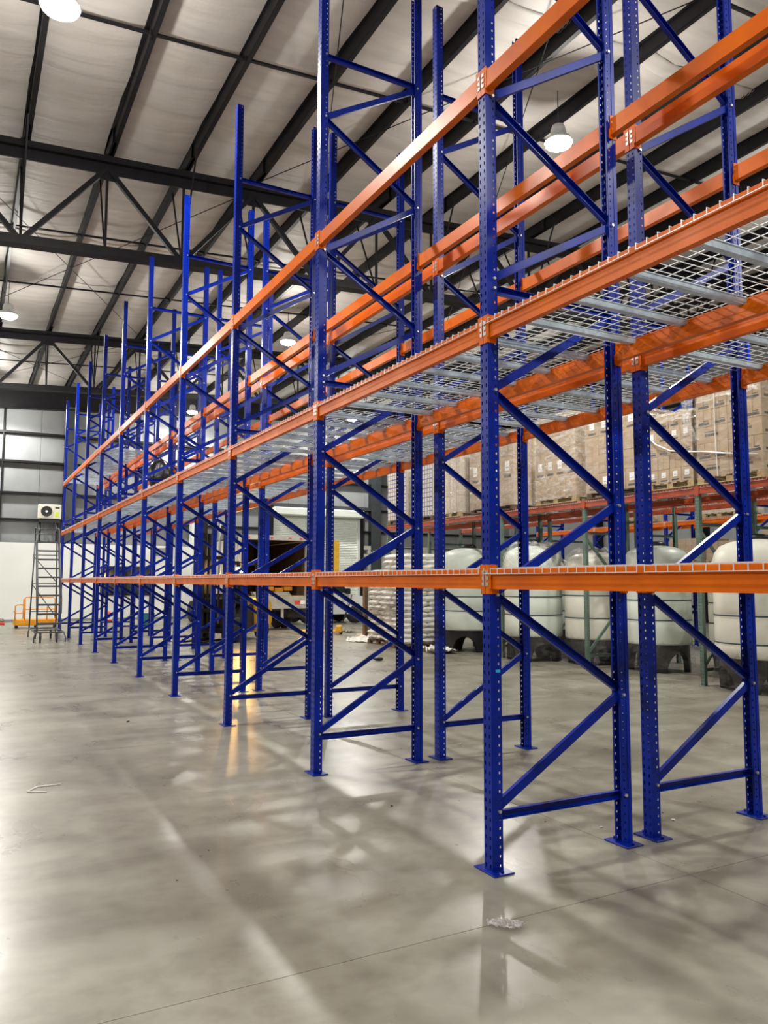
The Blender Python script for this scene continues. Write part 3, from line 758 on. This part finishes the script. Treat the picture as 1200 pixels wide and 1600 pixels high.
for x, y, h, lb in ((10.0, 8.7, 2.2, 'tank in the back rack half behind the cream tank'), (10.0, 11.3, 2.2, 'tank in the back rack half behind the film-topped tank'), (10.0, 3.5, 2.2, 'tank in the back rack half at the right edge')):
    tank(x, y, .64, h, 'white '+lb)

# ------------------------------------------------------------------ sacks on pallets
def sack_mesh(sx, sy, sz, seed):
    r = random.Random(seed); mb = MB(); nu, nv = 12, 8
    for i in range(nu+1):
        u = i/nu*2-1
        for j in range(nv+1):
            v = j/nv*2-1
            e = (max(0, 1-abs(u)**3.2)*max(0, 1-abs(v)**3.2))**.5
            mb.v.append((u*sx/2*(1-.03*abs(v)), v*sy/2*(1-.03*abs(u)), sz*.5+e*sz*.5+r.uniform(-.007, .007)))
    for i in range(nu+1):
        u = i/nu*2-1
        for j in range(nv+1):
            v = j/nv*2-1
            e = (max(0, 1-abs(u)**3.2)*max(0, 1-abs(v)**3.2))**.5
            mb.v.append((u*sx/2*(1-.03*abs(v)), v*sy/2*(1-.03*abs(u)), sz*.5-e*sz*.5))
    o = (nu+1)*(nv+1)
    for i in range(nu):
        for j in range(nv):
            a = i*(nv+1)+j; mb.face((a, a+nv+1, a+nv+2, a+1), 1 if (4 <= i <= 6 and 2 <= j <= 5) else 0); mb.face((o+a, o+a+1, o+a+nv+2, o+a+nv+1))
    for i in range(nu):
        for a in (i*(nv+1), i*(nv+1)+nv): mb.face((a, o+a, o+a+nv+1, a+nv+1))
    for j in range(nv):
        for a in (j, nu*(nv+1)+j): mb.face((a, a+1, o+a+1, o+a))
    return mb.mesh('sack', [M['sack'], M['sackmark']], True)
SK = [sack_mesh(.53, .36, .15, s) for s in range(3)]
ORD2 = ORD+['twelfth', 'thirteenth', 'fourteenth', 'fifteenth', 'sixteenth', 'seventeenth', 'eighteenth', 'nineteenth']
def sackpile(x0, y0, layers, nm):
    pallet(x0, x0+1.06, y0, y0+1.06, 0, f'dark wooden pallet under the {nm}', 'dwood', 'pallets under the stacked sacks')
    for l in range(layers):
        sp = [(.265+.53*i, .177+.353*j, 0, i, j) for i in range(2) for j in range(3)] if l % 2 == 0 else [(.177+.353*i, .265+.53*j, PI/2, i, j) for i in range(3) for j in range(2)]
        for (sx, sy, rz, i, j) in sp:
            if i and j and l < layers-1: continue
            o = put('sack', random.choice(SK), None, (x0+sx+random.uniform(-.02, .02), y0+sy+random.uniform(-.02, .02), .110+l*.128), rz+random.uniform(-.05, .05)+(PI if random.random() < .5 else 0))
            w_ = 'near left corner' if not i and not j else ((('', 'mid', 'far')[j]+' left side') if not i else ((('', 'mid', 'far')[i]+' near side') if not j else f'inner {i}-{j}'))
            tag(o, f'white sack, {w_}, {ORD2[l]} layer up, {nm}', 'sack', f'sacks of the {nm}')
sackpile(6.80, 13.78, 14, 'low sack stack')
sackpile(6.62, 12.58, 17, 'tall sack stack')

# ------------------------------------------------------------------ far blue racking and its goods (beyond the storage rack)
RX = 13.0
for k in range(-1, 5):
    y = 10.3+BAY*(k-2)
    t = frame(RX, y, f'blue upright frame in the distant row beyond the tanks, {ORD[k+1]} from the right', 'blue frames of the distant row')
for k in range(-1, 4):
    y = 10.3+BAY*(k-2)
    for lv in (1, 2):
        for side in (0, 1):
            beam(RX-.0415 if side == 0 else RX+FD+.0415, y, LV[lv]-.02, side, f'orange {LVN[lv]} beam of the distant row, {"front" if side == 0 else "back"}, {ORD[k+1]} bay from right', 'orange beams of the distant row')
        for q, dy in enumerate((.65, 1.87)):
            deck(RX, y+dy, LV[lv]-.02+.115, f'{LVN[lv]} wire deck of the distant row, {"near" if q == 0 else "far"} half, {ORD[k+1]} bay from right', 'wire decks of the distant row')
for i, (y, zt, lv) in enumerate(((5.4, 2.75, 1), (6.6, 2.8, 1), (8.1, 2.6, 1), (9.2, 2.7, 1), (6.0, 4.1, 2), (8.2, 3.9, 2), (11.2, 4.0, 2))):
    zb = LV[lv]-.02+.115+.014
    load(f'{["small pale","plain tan","low tan","square tan","upper tan","upper pale","farther upper tan"][i]} load in the distant rack', y, y+1.0, zt, 3, 3, 'carton_pale' if i in (0, 5) else 'carton', ['plain', 'print'], x0=RX, X=.95, z0=zb, pgroup='pallets in the distant rack', depth=2)

# ------------------------------------------------------------------ black draped bag on the middle deck
def blob(sx, sy, sz, seed, amp=.12, n=18, k=12):
    r = random.Random(seed); mb = MB(); ph = [r.uniform(0, 6) for _ in range(6)]
    for a in range(k+1):
        t = a/k
        for j in range(n):
            th = 2*PI*j/n
            rr = (math.sin(PI*min(1, t*1.0+.02))**.45)*(1+amp*math.sin(3*th+ph[0]+4*t)+amp*.7*math.sin(7*th+ph[1]-6*t)+amp*.4*r.uniform(-1, 1))
            mb.v.append((sx*rr*math.cos(th), sy*rr*math.sin(th), sz*t))
    for a in range(k):
        for j in range(n): j2 = (j+1) % n; mb.face((a*n+j, a*n+j2, (a+1)*n+j2, (a+1)*n+j))
    mb.face([j for j in reversed(range(n))]); mb.face([k*n+j for j in range(n)])
    return mb
M['bagblack'] = mat('black_bin_bag', (.014, .014, .016), .28, bump=.6, bscale=18)
tag(blob(.19, .20, .66, 3, .16).obj('bin_bag', M['bagblack'], smooth=True, loc=(.36, 10.62, LV[2]+.128)), 'black plastic bag standing on the middle wire deck of near row', 'bag')

# ------------------------------------------------------------------ rolling ladder
t = thing('rolling_ladder', 'tall grey rolling warehouse ladder with guard rails by the rack end', 'ladder', (-.66, 19.2, 0))
w2 = .29
def lt(name, pts, r=.017): return MB().tube(pts, r, 8).obj(name, M['ladder'], t, True)
for s in (-1, 1):
    lt('side_rail', [(s*w2, -.55, .30), (s*w2, .85, 2.72)], .02)
    lt('handrail', [(s*w2, -.50, .75), (s*w2, -.45, 1.15), (s*w2, .80, 3.08), (s*w2, 1.30, 3.12), (s*w2, 1.32, 2.72)], .016)
    lt('rear_post', [(s*(w2+.06), 1.32, .28), (s*w2, 1.30, 2.75)], .02)
    lt('base_rail', [(s*(w2+.05), -.75, .28), (s*(w2+.05), 1.35, .28)], .022)
    lt('rail_stay', [(s*w2, .1, 1.42), (s*w2, .1, 2.0)], .013)
for i in range(10):
    z = .50+.245*i; y = -.45+.140*i
    o = MB().box(-w2, w2, y-.02, y+.16, z-.012, z+.012); o.box(-w2, w2, y-.022, y-.012, z-.035, z+.012); o.obj('step', M['ladder'], t)
MB().box(-w2, w2, .85, 1.30, 2.70, 2.73).obj('top_platform', M['ladder'], t)
for z in (.75, 1.55, 2.35): lt('rear_crossbar', [(-w2-.04, 1.32, z), (w2+.04, 1.32, z)], .012)
lt('rear_diagonal', [(-w2-.03, 1.31, 2.32), (w2+.03, 1.31, 1.58)], .013); lt('rear_diagonal', [(-w2-.03, 1.31, 1.52), (w2+.03, 1.31, .62)], .013)
for z in (2.95, 3.10): lt('guard_rail', [(-w2, 1.30, z), (w2, 1.30, z)], .014)
for y in (-.74, .3, 1.34): lt('base_crossbar', [(-w2-.05, y, .28), (w2+.05, y, .28)], .02)
for s in (-1, 1):
    lt('front_foot', [(s*(w2+.05), -.75, .28), (s*(w2+.09), -.80, .15), (s*(w2+.09), -.80, .02)], .018)
    lt('rear_foot', [(s*(w2+.05), 1.35, .28), (s*(w2+.07), 1.42, .15), (s*(w2+.07), 1.42, .02)], .018)
    for y in (-.5, 1.1):
        c = MB().lathe([(.03, -.018), (.062, -.018), (.062, .018), (.03, .018)], (s*.2, y, .063), 16, axis='x').obj('caster', M['rubber'], t, True)
        MB().box(s*.2-.03, s*.2+.03, y-.02, y+.02, .08, .26).obj('caster_fork', M['ladder'], c)

# ------------------------------------------------------------------ yellow platform lift by the wall
t = thing('lift_platform', 'low orange-yellow work platform with railings by the white wall', 'platform', (0, 26, 0))
def yt(name, pts, r=.022): return MB().tube(pts, r, 8).obj(name, M['amber'], t, True)
MB().bbox(-1.12, .24, -.35, .45, .09, .30, .02).obj('deck_body', M['amber'], t)
for x in (-1.05, -.45, .15): MB().lathe([(.03, -.03), (.055, -.03), (.055, .03), (.03, .03)], (x, -.38, .055), 14, axis='y').obj('wheel', M['rubber'], t, True)
yt('front_rail', [(-1.10, -.33, .28), (-1.10, -.33, .76), (-1.04, -.33, .80), (-.80, -.33, .80)]); yt('front_rail', [(-.10, -.33, .28), (-.10, -.33, .72), (-.02, -.33, .79), (.20, -.33, .79), (.22, -.33, .28)])
yt('rear_rail', [(-.80, .4, .28), (-.80, .4, .98), (-.72, .4, 1.04), (.14, .4, 1.04), (.22, .4, .98), (.22, .4, .28)])
yt('side_rail', [(-1.10, -.33, .55), (-1.10, .4, .55)]); yt('mid_rail', [(-.80, .4, .62), (.22, .4, .62)], .018); yt('mid_rail', [(-1.10, -.33, .52), (-.78, -.33, .52)], .018)
yt('corner_post', [(-.80, -.33, .28), (-.80, -.33, .98), (-.80, .4, .98)])

# ------------------------------------------------------------------ air conditioner
t = thing('air_conditioner', 'cream outdoor air conditioner unit with round fan on the wall', 'air conditioner', (.26, WY-.62, 4.12))
MB().bbox(-.43, .43, -.17, .17, 0, .58, .02).obj('casing', M['cream'], t)
MB().lathe([(.235, -.176), (.235, -.19), (.215, -.19), (.215, -.172)], (-.12, 0, .29), 32, axis='y', cap=False).obj('fan_ring', M['cream'], t, True)
fg = MB().lathe([(.0, -.173), (.215, -.173)], (-.12, 0, .29), 32, axis='y', cap=False).obj('fan_opening', M['black'], t)
mb = MB()
for r in (.05, .08, .11, .14, .17, .20): mb.tube([(-.12+r*math.cos(a*PI/10), -.185, .29+r*math.sin(a*PI/10)) for a in range(20)], .004, 4, closed=True)
for a in range(8): mb.bar((-.12+.04*math.cos(a*PI/4), -.186, .29+.04*math.sin(a*PI/4)), (-.12+.22*math.cos(a*PI/4), -.186, .29+.22*math.sin(a*PI/4)), .006, .006)
mb.obj('fan_grille', M['grey_steel'], t); MB().lathe([(.0, -.192), (.045, -.192), (.045, -.18)], (-.12, 0, .29), 20, axis='y').obj('fan_hub', M['label'], t)
o = MB().box(.20, .34, -.1745, -.168, .10, .28).obj('energy_sticker', M['lime'], t); o['label'] = 'yellow-green energy sticker'
MB().box(.20, .36, -.1745, -.168, .42, .48).obj('badge', M['ink'], t)
for x in (-.34, .30):
    MB().box(x, x+.045, -.2, .5, -.05, 0).box(x, x+.045, .40, .45, -.05, -1.0 + .05).obj('bracket', M['dark_steel'], t)
    MB().bar((x+.02, -.15, -.03), (x+.02, .42, -.45), .03, .03).obj('bracket_stay', M['galv'], t)
MB().box(-.38, .40, -.16, .12, -.16, -.05).obj('support_tray', M['black'], t)
for x in (-.34, .30): MB().box(x, x+.045, -.02, .03, -1.02, -.05).obj('stand_leg', M['dark_steel'], t)

# ------------------------------------------------------------------ box truck, rear open towards us
def wheel(parent, x, y, r=.40, wd=.26, name='wheel'):
    o = MB().lathe([(r*.55, -wd/2), (r*.92, -wd/2), (r, -wd*.35), (r, wd*.35), (r*.92, wd/2), (r*.55, wd/2)], (x, y, r), 28, axis='x').obj(name, M['rubber'], parent, True)
    MB().lathe([(r*.10, -wd*.42), (r*.5, -wd*.38), (r*.55, -wd/2-.004), (r*.55, wd/2+.004), (r*.5, wd*.38), (r*.1, wd*.42)], (x, y, r), 20, axis='x').obj('rim', M['alum'], o, True)
    return o
t = thing('box_truck', 'box truck backed in with its dark cargo box standing open', 'truck', (6.42, 21, 0))
W = 1.24; L = 5.6; zf = 1.13; zt_ = 3.02
MB().box(-W, W, .02, L, zf-.06, zf).obj('cargo_floor', M['wood'], t)
for s in (-1, 1):
    mb = MB().box(s*W-.03 if s > 0 else -W, s*W if s > 0 else -W+.03, .05, L, zf, zt_); mb.obj('side_wall', M['white_paint'], t)
    MB().box(s*(W-.045)-.008, s*(W-.045)+.008, .10, L-.05, zf+.02, zt_-.05).obj('lining_panel', M['truckwall'], t)
    o = MB().box(s*W-.10 if s > 0 else -W-.02, s*W+.02 if s > 0 else -W+.10, -.04, .08, .75, zt_+.03).obj('door_jamb', M['alum'], t)
    for z in (1.3, 1.9, 2.5): MB().box(s*(W-.02)-.02, s*(W-.02)+.02, -.06, -.04, z, z+.14).obj('hinge', M['dark_steel'], o)
MB().box(-W, W, L-.03, L, zf, zt_).obj('front_wall', M['truckwall'], t)
MB().box(-W, W, 0, L, zt_, zt_+.04).obj('roof_panel', M['truckwall'], t)
o = MB().box(-W-.02, W+.02, -.05, .08, zt_-.02, zt_+.14).obj('rear_header', M['alum'], t)
for x in (-.9, -.1, .55, .95): 
    q = MB().box(x-.05, x+.05, -.062, -.05, zt_+.03, zt_+.07).obj('marker_lamp', M['red'], o)
MB().box(-W-.02, W+.02, -.05, .12, .78, zf-.02).obj('rear_sill', M['alum'], t)
MB().box(-W, W, -.12, -.03, .72, .80).obj('bumper', M['alum'], t)
for x in (-.6, .3): MB().box(x-.04, x+.04, -.09, -.01, .30, .78).obj('bumper_stay', M['alum'], t)
for x in (-.95, .75): MB().box(x, x+.18, -.062, -.05, .86, .98).obj('tail_lamp', M['red'], t)
MB().box(.95, 1.12, -.062, -.05, .86, .98).obj('number_plate', M['label'], t)
for s in (-1, 1):
    MB().box(s*.45-.05, s*.45+.05, .2, L+2, .62, .80).obj('chassis_rail', M['black'], t)
    for dx in (0, .28): wheel(t, s*(.92)-s*dx, 1.35, .42, .24)
    wheel(t, s*.95, L+1.0, .42, .26)
MB().lathe([(.07, -1.0), (.07, 1.0)], (0, 1.35, .42), 12, axis='x').obj('axle', M['black'], t)
MB().box(.62, 1.15, .25, .95, .40, .76).obj('side_locker', M['black'], t); MB().box(-1.15, -.62, .25, .8, .40, .76).obj('side_locker', M['black'], t)
cb = MB().prism([(L+.15, .55), (L+2.1, .55), (L+2.1, 1.3), (L+1.5, 1.45), (L+1.2, 2.2), (L+.15, 2.25)], -1.0, 1.0, plane='yz').obj('cab', M['white_paint'], t)
MB().box(-.9, .9, L+.13, L+.15, 1.5, 2.0).obj('rear_window', M['glass'], cb)
tag(MB().bbox(11.0, 11.26, 26.2, 26.26, 0.0, 3.35, .01).obj('plywood_board', M['yellow']), 'tall yellowish plywood board standing beyond the white pickup', 'board')
for i in range(6):
    o = MB().bbox(0, 1.3, 0, .10, 0, .035, .004).obj('loose_plank', M['alum'], loc=(5.85+.03*i, 21.25+.16*i, 1.145+.04*(i % 3))); tag(o, f'pale loose plank on the truck floor, {ORD[i]} from the rear edge', 'plank', 'planks on the truck floor')
for i in range(3):
    o = MB().bbox(0, .30, 0, .3, 0, .14, .01).obj('orange_crate', M['amber'], loc=(6.72+.34*i-.25, 21.9, 1.30 if i != 1 else 1.26)); tag(o, ['left', 'middle', 'right'][i]+' small orange crate near the rear of the truck floor', 'crate', 'orange crates in the truck')
# white pickup behind
t = thing('pickup_truck', 'white pickup cab parked crosswise beyond the box truck', 'truck', (9.0, 24.0, 0))
body = [(0, .48), (.28, .36), (1.70, .36), (1.74, .60), (1.86, .74), (2.10, .76), (2.24, .62), (2.28, .36), (2.52, .42), (2.55, .72), (2.50, 1.02), (1.78, 1.12), (1.35, 1.72), (.55, 1.76), (.35, 1.15), (0, 1.12)]
MB().prism(body, 0, 1.75).obj('body', M['white_paint'], t)
MB().prism([(.62, 1.18), (1.62, 1.18), (1.32, 1.64), (.66, 1.66)], -.006, .0).obj('side_window', M['glass'], t)
MB().box(.66, .68, -.010, -.004, .5, 1.16).obj('door_gap', M['black'], t); MB().box(1.62, 1.635, -.010, -.004, .5, 1.16).obj('door_gap', M['black'], t)
MB().box(1.0, 1.4, -.008, -.002, .80, .86).obj('door_lettering', M['ink'], t)
MB().bbox(1.48, 1.62, -.26, -.06, 1.14, 1.36, .02).obj('wing_mirror', M['black'], t)
for x in (2.0, .0): 
    o = MB().lathe([(.2, -.11), (.36, -.11), (.38, -.06), (.38, .06), (.36, .11), (.2, .11)], (x, .13, .38), 28, axis='y').obj('wheel', M['rubber'], t, True)
    MB().lathe([(.0, -.09), (.21, -.10), (.21, .10), (.0, .09)], (x, .13, .38), 20, axis='y').obj('rim', M['alum'], o, True)
    MB().lathe([(.2, -.11), (.36, -.11), (.38, -.06), (.38, .06), (.36, .11), (.2, .11)], (x, 1.62, .38), 28, axis='y').obj('wheel', M['rubber'], t, True)
MB().box(2.54, 2.58, .2, .55, .62, .80).obj('headlamp', M['label'], t)

# ------------------------------------------------------------------ forklift
t = thing('forklift', 'yellow and black forklift with lit lamps behind the racks', 'forklift', (3.9, 17.4, 0), .75)
# local: -X is the mast side, +X the counterweight
for s in (-1, 1):
    MB().box(-.98, -.86, s*.36-.05, s*.36+.05, .08, 3.5).obj('mast_rail', M['black'], t)
    MB().box(-.90, -.82, s*.24-.04, s*.24+.04, .12, 2.9).obj('inner_mast_rail', M['black'], t)
    MB().bbox(-2.0, -1.02, s*.25-.06, s*.25+.06, .07, .115, .01).obj('fork', M['dark_steel'], t)
    MB().tube([(-.92, s*.10, .5), (-.92, s*.10, 3.2)], .03, 10).obj('lift_cylinder', M['alum'], t, True)
for z in (.25, 1.2, 2.2, 3.42): MB().box(-.99, -.84, -.40, .40, z, z+.09).obj('mast_crossbar', M['black'], t)
MB().box(-1.04, -.99, -.50, .50, .30, .40).box(-1.04, -.99, -.50, .50, .80, .90).obj('carriage', M['dark_steel'], t)
for i in range(7): MB().box(-1.03, -1.0, -.48+.155*i, -.45+.155*i, .90, 1.55).obj('load_backrest_bar', M['black'], t)
MB().prism([(-.78, .28), (.55, .28), (.55, .95), (.1, 1.0), (-.25, .72), (-.62, .72), (-.78, 1.15), (-.84, 1.15)], -.48, .48).obj('chassis', M['black'], t)
MB().prism([(.40, .22), (1.22, .26), (1.34, .50), (1.30, 1.0), (1.10, 1.14), (.30, 1.12)], -.54, .54).obj('counterweight', M['yellow'], t)
MB().bbox(-.20, .32, -.27, .27, .98, 1.12, .04).bbox(.22, .36, -.25, .25, 1.10, 1.58, .04).obj('seat', M['rubber'], t)
for x0, x1 in ((-.70, -.45), (.62, .55)):
    for s in (-1, 1): MB().bar((x0, s*.45, .95), (x1, s*.42, 2.12), .06, .06).obj('guard_post', M['black'], t)
mb = MB()
for i in range(6): mb.box(-.5, .6, -.42+.16*i, -.39+.16*i, 2.10, 2.14)
mb.box(-.52, -.46, -.45, .45, 2.08, 2.16).box(.54, .60, -.45, .45, 2.08, 2.16).obj('roof_guard', M['black'], t)
MB().tube([(-.55, 0, 1.0), (-.36, 0, 1.28)], .02, 8).tube([(-.36+.02*0+.0, .16*math.cos(a*PI/8), 1.28+.12*math.sin(a*PI/8)) for a in range(16)], .014, 6, closed=True).obj('steering_wheel', M['black'], t, True)
for x, r in ((-.62, .33), (.85, .27)):
    for s in (-1, 1):
        o = MB().lathe([(r*.5, -.11), (r*.93, -.11), (r, -.07), (r, .07), (r*.93, .11), (r*.5, .11)], (x, s*.47, r), 26, axis='y').obj('wheel', M['rubber'], t, True)
        MB().lathe([(0, -.08), (r*.52, -.10), (r*.52, .10), (0, .08)], (x, s*.47, r), 18, axis='y').obj('rim', M['yellow'], o, True)
hl = MB().lathe([(.0, -.07), (.06, -.05), (.085, .0), (.06, .05), (.02, .07)], (.64, .06, 1.92), 18, axis='z').obj('work_lamp', M['headlamp'], t, True); hl['label'] = 'glowing warm work lamp'
ld = bpy.data.lights.new('work_lamp_light', 'POINT'); ld.energy = 150; ld.color = (1, .55, .16); ld.shadow_soft_size = .09
lo = bpy.data.objects.new('work_lamp_light', ld); COL.objects.link(lo); lo.parent = t; lo.location = (.62, .02, 1.80)
MB().lathe([(.05, 0), (.06, .03), (.05, .10), (.02, .12)], (.5, -.1, 2.15), 14).obj('beacon', M['amberlens'], t, True)
MB().lathe([(.0, -.03), (.05, -.03), (.05, .03)], (-.55, -.46, 1.95), 14, axis='y').obj('front_lamp', M['whitelens'], t, True)

# ------------------------------------------------------------------ pallet jack and clutter near the truck
t = thing('pallet_jack', 'yellow hand pallet jack lying low on the floor near the truck', 'pallet jack', (6.55, 18.9, 0), -.45)
for s in (-1, 1): MB().bbox(-.1, 1.1, s*.19-.07, s*.19+.07, .06, .12, .01).obj('fork', M['yellow'], t)
MB().bbox(1.08, 1.28, -.22, .22, .06, .27, .03).obj('pump_housing', M['yellow'], t)
MB().tube([(1.3, 0, .35), (1.55, 0, 1.05)], .022, 8).tube([(1.55, -.12, 1.02), (1.56, -.13, 1.14), (1.58, 0, 1.2), (1.56, .13, 1.14), (1.55, .12, 1.02)], .016, 8).obj('handle', M['black'], t, True)
for x, y in ((0, .19), (0, -.19), (1.25, .1), (1.25, -.1)): MB().lathe([(.02, -.04), (.05, -.04), (.05, .04), (.02, .04)], (x, y, .05), 14, axis='y').obj('wheel', M['rubber'], t, True)
M['scrap'] = mat('scrap_cardboard', (.36, .31, .24), .8, var=.4, vscale=9)
def scrap(x, y, s, seed, m, nm, label, group=None):
    r = random.Random(seed); mb = MB(); n = 8
    for a in range(n+1):
        for b in range(n+1): mb.v.append(((a/n-.5)*s+r.uniform(-.02, .02)*s, (b/n-.5)*s*.7+r.uniform(-.02, .02)*s, .010+abs(math.sin(a*1.3+seed)*math.cos(b*1.1+seed))*.16*s+r.uniform(0, .03)*s))
    for a in range(n):
        for b in range(n): q = a*(n+1)+b; mb.face((q, q+n+1, q+n+2, q+1))
    k = (n+1)**2
    for a in range(n+1):
        for b in range(n+1): p = mb.v[a*(n+1)+b]; mb.v.append((p[0], p[1], p[2]-.006))
    for a in range(n):
        for b in range(n): q = k+a*(n+1)+b; mb.face((q, q+1, q+n+2, q+n+1))
    return tag(mb.obj(nm, M[m], loc=(x, y, 0), rz=r.uniform(0, 3)), label, nm.replace('_', ' '), group)
for i, (x, y, s) in enumerate(((8.5, 17.6, .5), (8.9, 18.4, .7), (8.0, 16.8, .45), (9.2, 19.2, .6), (8.2, 18.9, .4), (8.9, 17.1, .4), (9.6, 20.1, .5))):
    scrap(x, y, s, i, 'scrap', 'cardboard_scrap', ['largish torn cardboard', 'widest torn cardboard', 'nearest torn cardboard', 'far right torn cardboard', 'small torn cardboard', 'small near torn cardboard', 'farthest torn cardboard'][i]+' scrap on the floor right of the truck', 'cardboard scraps by the truck')
scrap(7.0, 15.5, .9, 22, 'sack', 'plastic_scrap', 'white plastic heaped beside the low sack stack')
scrap(7.0, 11.6, .9, 23, 'sack', 'plastic_scrap', 'white plastic scraps on the floor left of the arched stand')
tag(MB().tube([(7.15, 16.2, .08), (7.75, 15.9, .08)], .075, 14).obj('paper_roll', M['carton_pale'], smooth=True), 'short pale cardboard tube on the floor by the sacks', 'tube')
tag(blob(.10, .07, .07, 5, .2).obj('dark_scrap', M['black'], smooth=True, loc=(4.92, 10.66, 0)), 'small dark scrap on the floor before the sack stacks', 'scrap')
tag(MB().box(0, .10, 0, .14, 0, 1.75).box(.02, .08, -.02, 0, .3, 1.6).obj('timber_post', M['dwood'], loc=(7.28, 15.95, 0)), 'rough brown timber standing left of the sacks', 'timber')
t = thing('wheelie_bin', 'grey bin with a blue lid before the block wall', 'bin', (8.85, 17.6, 0))
MB().prism([(-.24, 0), (.24, 0), (.30, 1.85), (-.30, 1.85)], -.28, .28).obj('bin_body', M['alum'], t); MB().bbox(-.34, .34, -.32, .32, 1.85, 1.98, .02).obj('lid', M['bin_blue'], t)
t = thing('storage_tub', 'teal storage tub on the floor before the white wall', 'tub', (3.2, 25.5, 0))
MB().prism([(-.22, 0), (.22, 0), (.27, .42), (-.27, .42)], -.2, .2).obj('tub', M['teal'], t); MB().bbox(-.29, .29, -.22, .22, .42, .46, .01).obj('lid', M['teal'], t)
t = thing('cleaning_can', 'small red and white container at the foot of white wall', 'container', (2.5, 29.2, 0))
MB().lathe([(.13, 0), (.14, .02), (.14, .30), (.09, .36), (.05, .40)], n=20).obj('can', M['red'], t, True); MB().lathe([(.142, .08), (.142, .24)], n=20, cap=False).obj('can_label', M['label'], t, True)
tag(blob(.35, .22, .22, 9, .25).obj('rubble_pile', M['scrap'], smooth=True, loc=(-1.6, 29.6, 0)), 'low heap of rubble by the white wall at left', 'debris')
tag(MB().tube([(-1.9, 28.6, .05), (-1.3, 28.3, .05)], .05, 10).obj('floor_tube', M['red'], smooth=True), 'red-orange tube lying by the wall at left', 'tube')
tag(MB().bbox(4.48, 4.95, WY-.84, WY-.76, 2.72, 3.05, .02).obj('wall_box', M['liner']), 'small grey box high on the white wall', 'box')

# ------------------------------------------------------------------ litter on the near floor
r = random.Random(4); mb = MB(); n = 14
for a in range(n+1):
    for b in range(9):
        u = a/n; v = b/8-.5; wdt = .05+.13*math.sin(PI*min(1, u*1.05))
        mb.v.append((-.08+.17*u, v*wdt*.62+.04*(1-u)**2, .003+abs(math.sin(a*1.7+b*1.1))*.016+r.uniform(0, .010)))
for a in range(n):
    for b in range(8): q = a*9+b; mb.face((q, q+9, q+10, q+1))
tag(mb.obj('plastic_scrap', M['film_scrap'], loc=(-.39, -.62, 0), rz=-.35), 'crumpled clear plastic scrap on floor before the nearest post', 'plastic scrap')
def bit(x, y, s, m, label, seed): tag(blob(s, s*.7, s*.8, seed, .25, 8, 5).obj('floor_crumb', M[m], loc=(x, y, 0), rz=seed), label, 'debris', 'small crumbs on the concrete floor')
for i, (u, v, s, m) in enumerate(((1052, 1282, .014, 'label'), (940, 1293, .010, 'label'), (1035, 1270, .008, 'ink'), (612, 1260, .012, 'ink'), (852, 1284, .006, 'ink'), (719, 1163, .014, 'label'), (326, 1329, .006, 'ink'), (276, 1376, .006, 'ink'), (200, 1128, .02, 'ink'))):
    d = Fw+R2*((u-600)/f_px)-U2*((v-800)/f_px); k = -CAM.z/d.z; p = CAM+d*k
    nm = ['white crumb before the near double posts', 'pale crumb left of the near double posts', 'dark speck right of the near double posts', 'black scrap left of the nearest post', 'dark speck under the near frame', 'white chip behind the second double posts', 'dark speck on the open floor', 'tiny dark speck at the left floor', 'dark scuff fleck on the far left floor'][i]
    bit(p.x, p.y, s, m, nm, i+2)
tag(MB().tube([(-2.07, 2.92, .006), (-2.2, 3.0, .006), (-2.12, 3.12, .006), (-1.95, 3.12, .006)], .005, 6).obj('white_tie', M['label'], smooth=True), 'bent white cable tie on the open floor at left', 'cable tie')
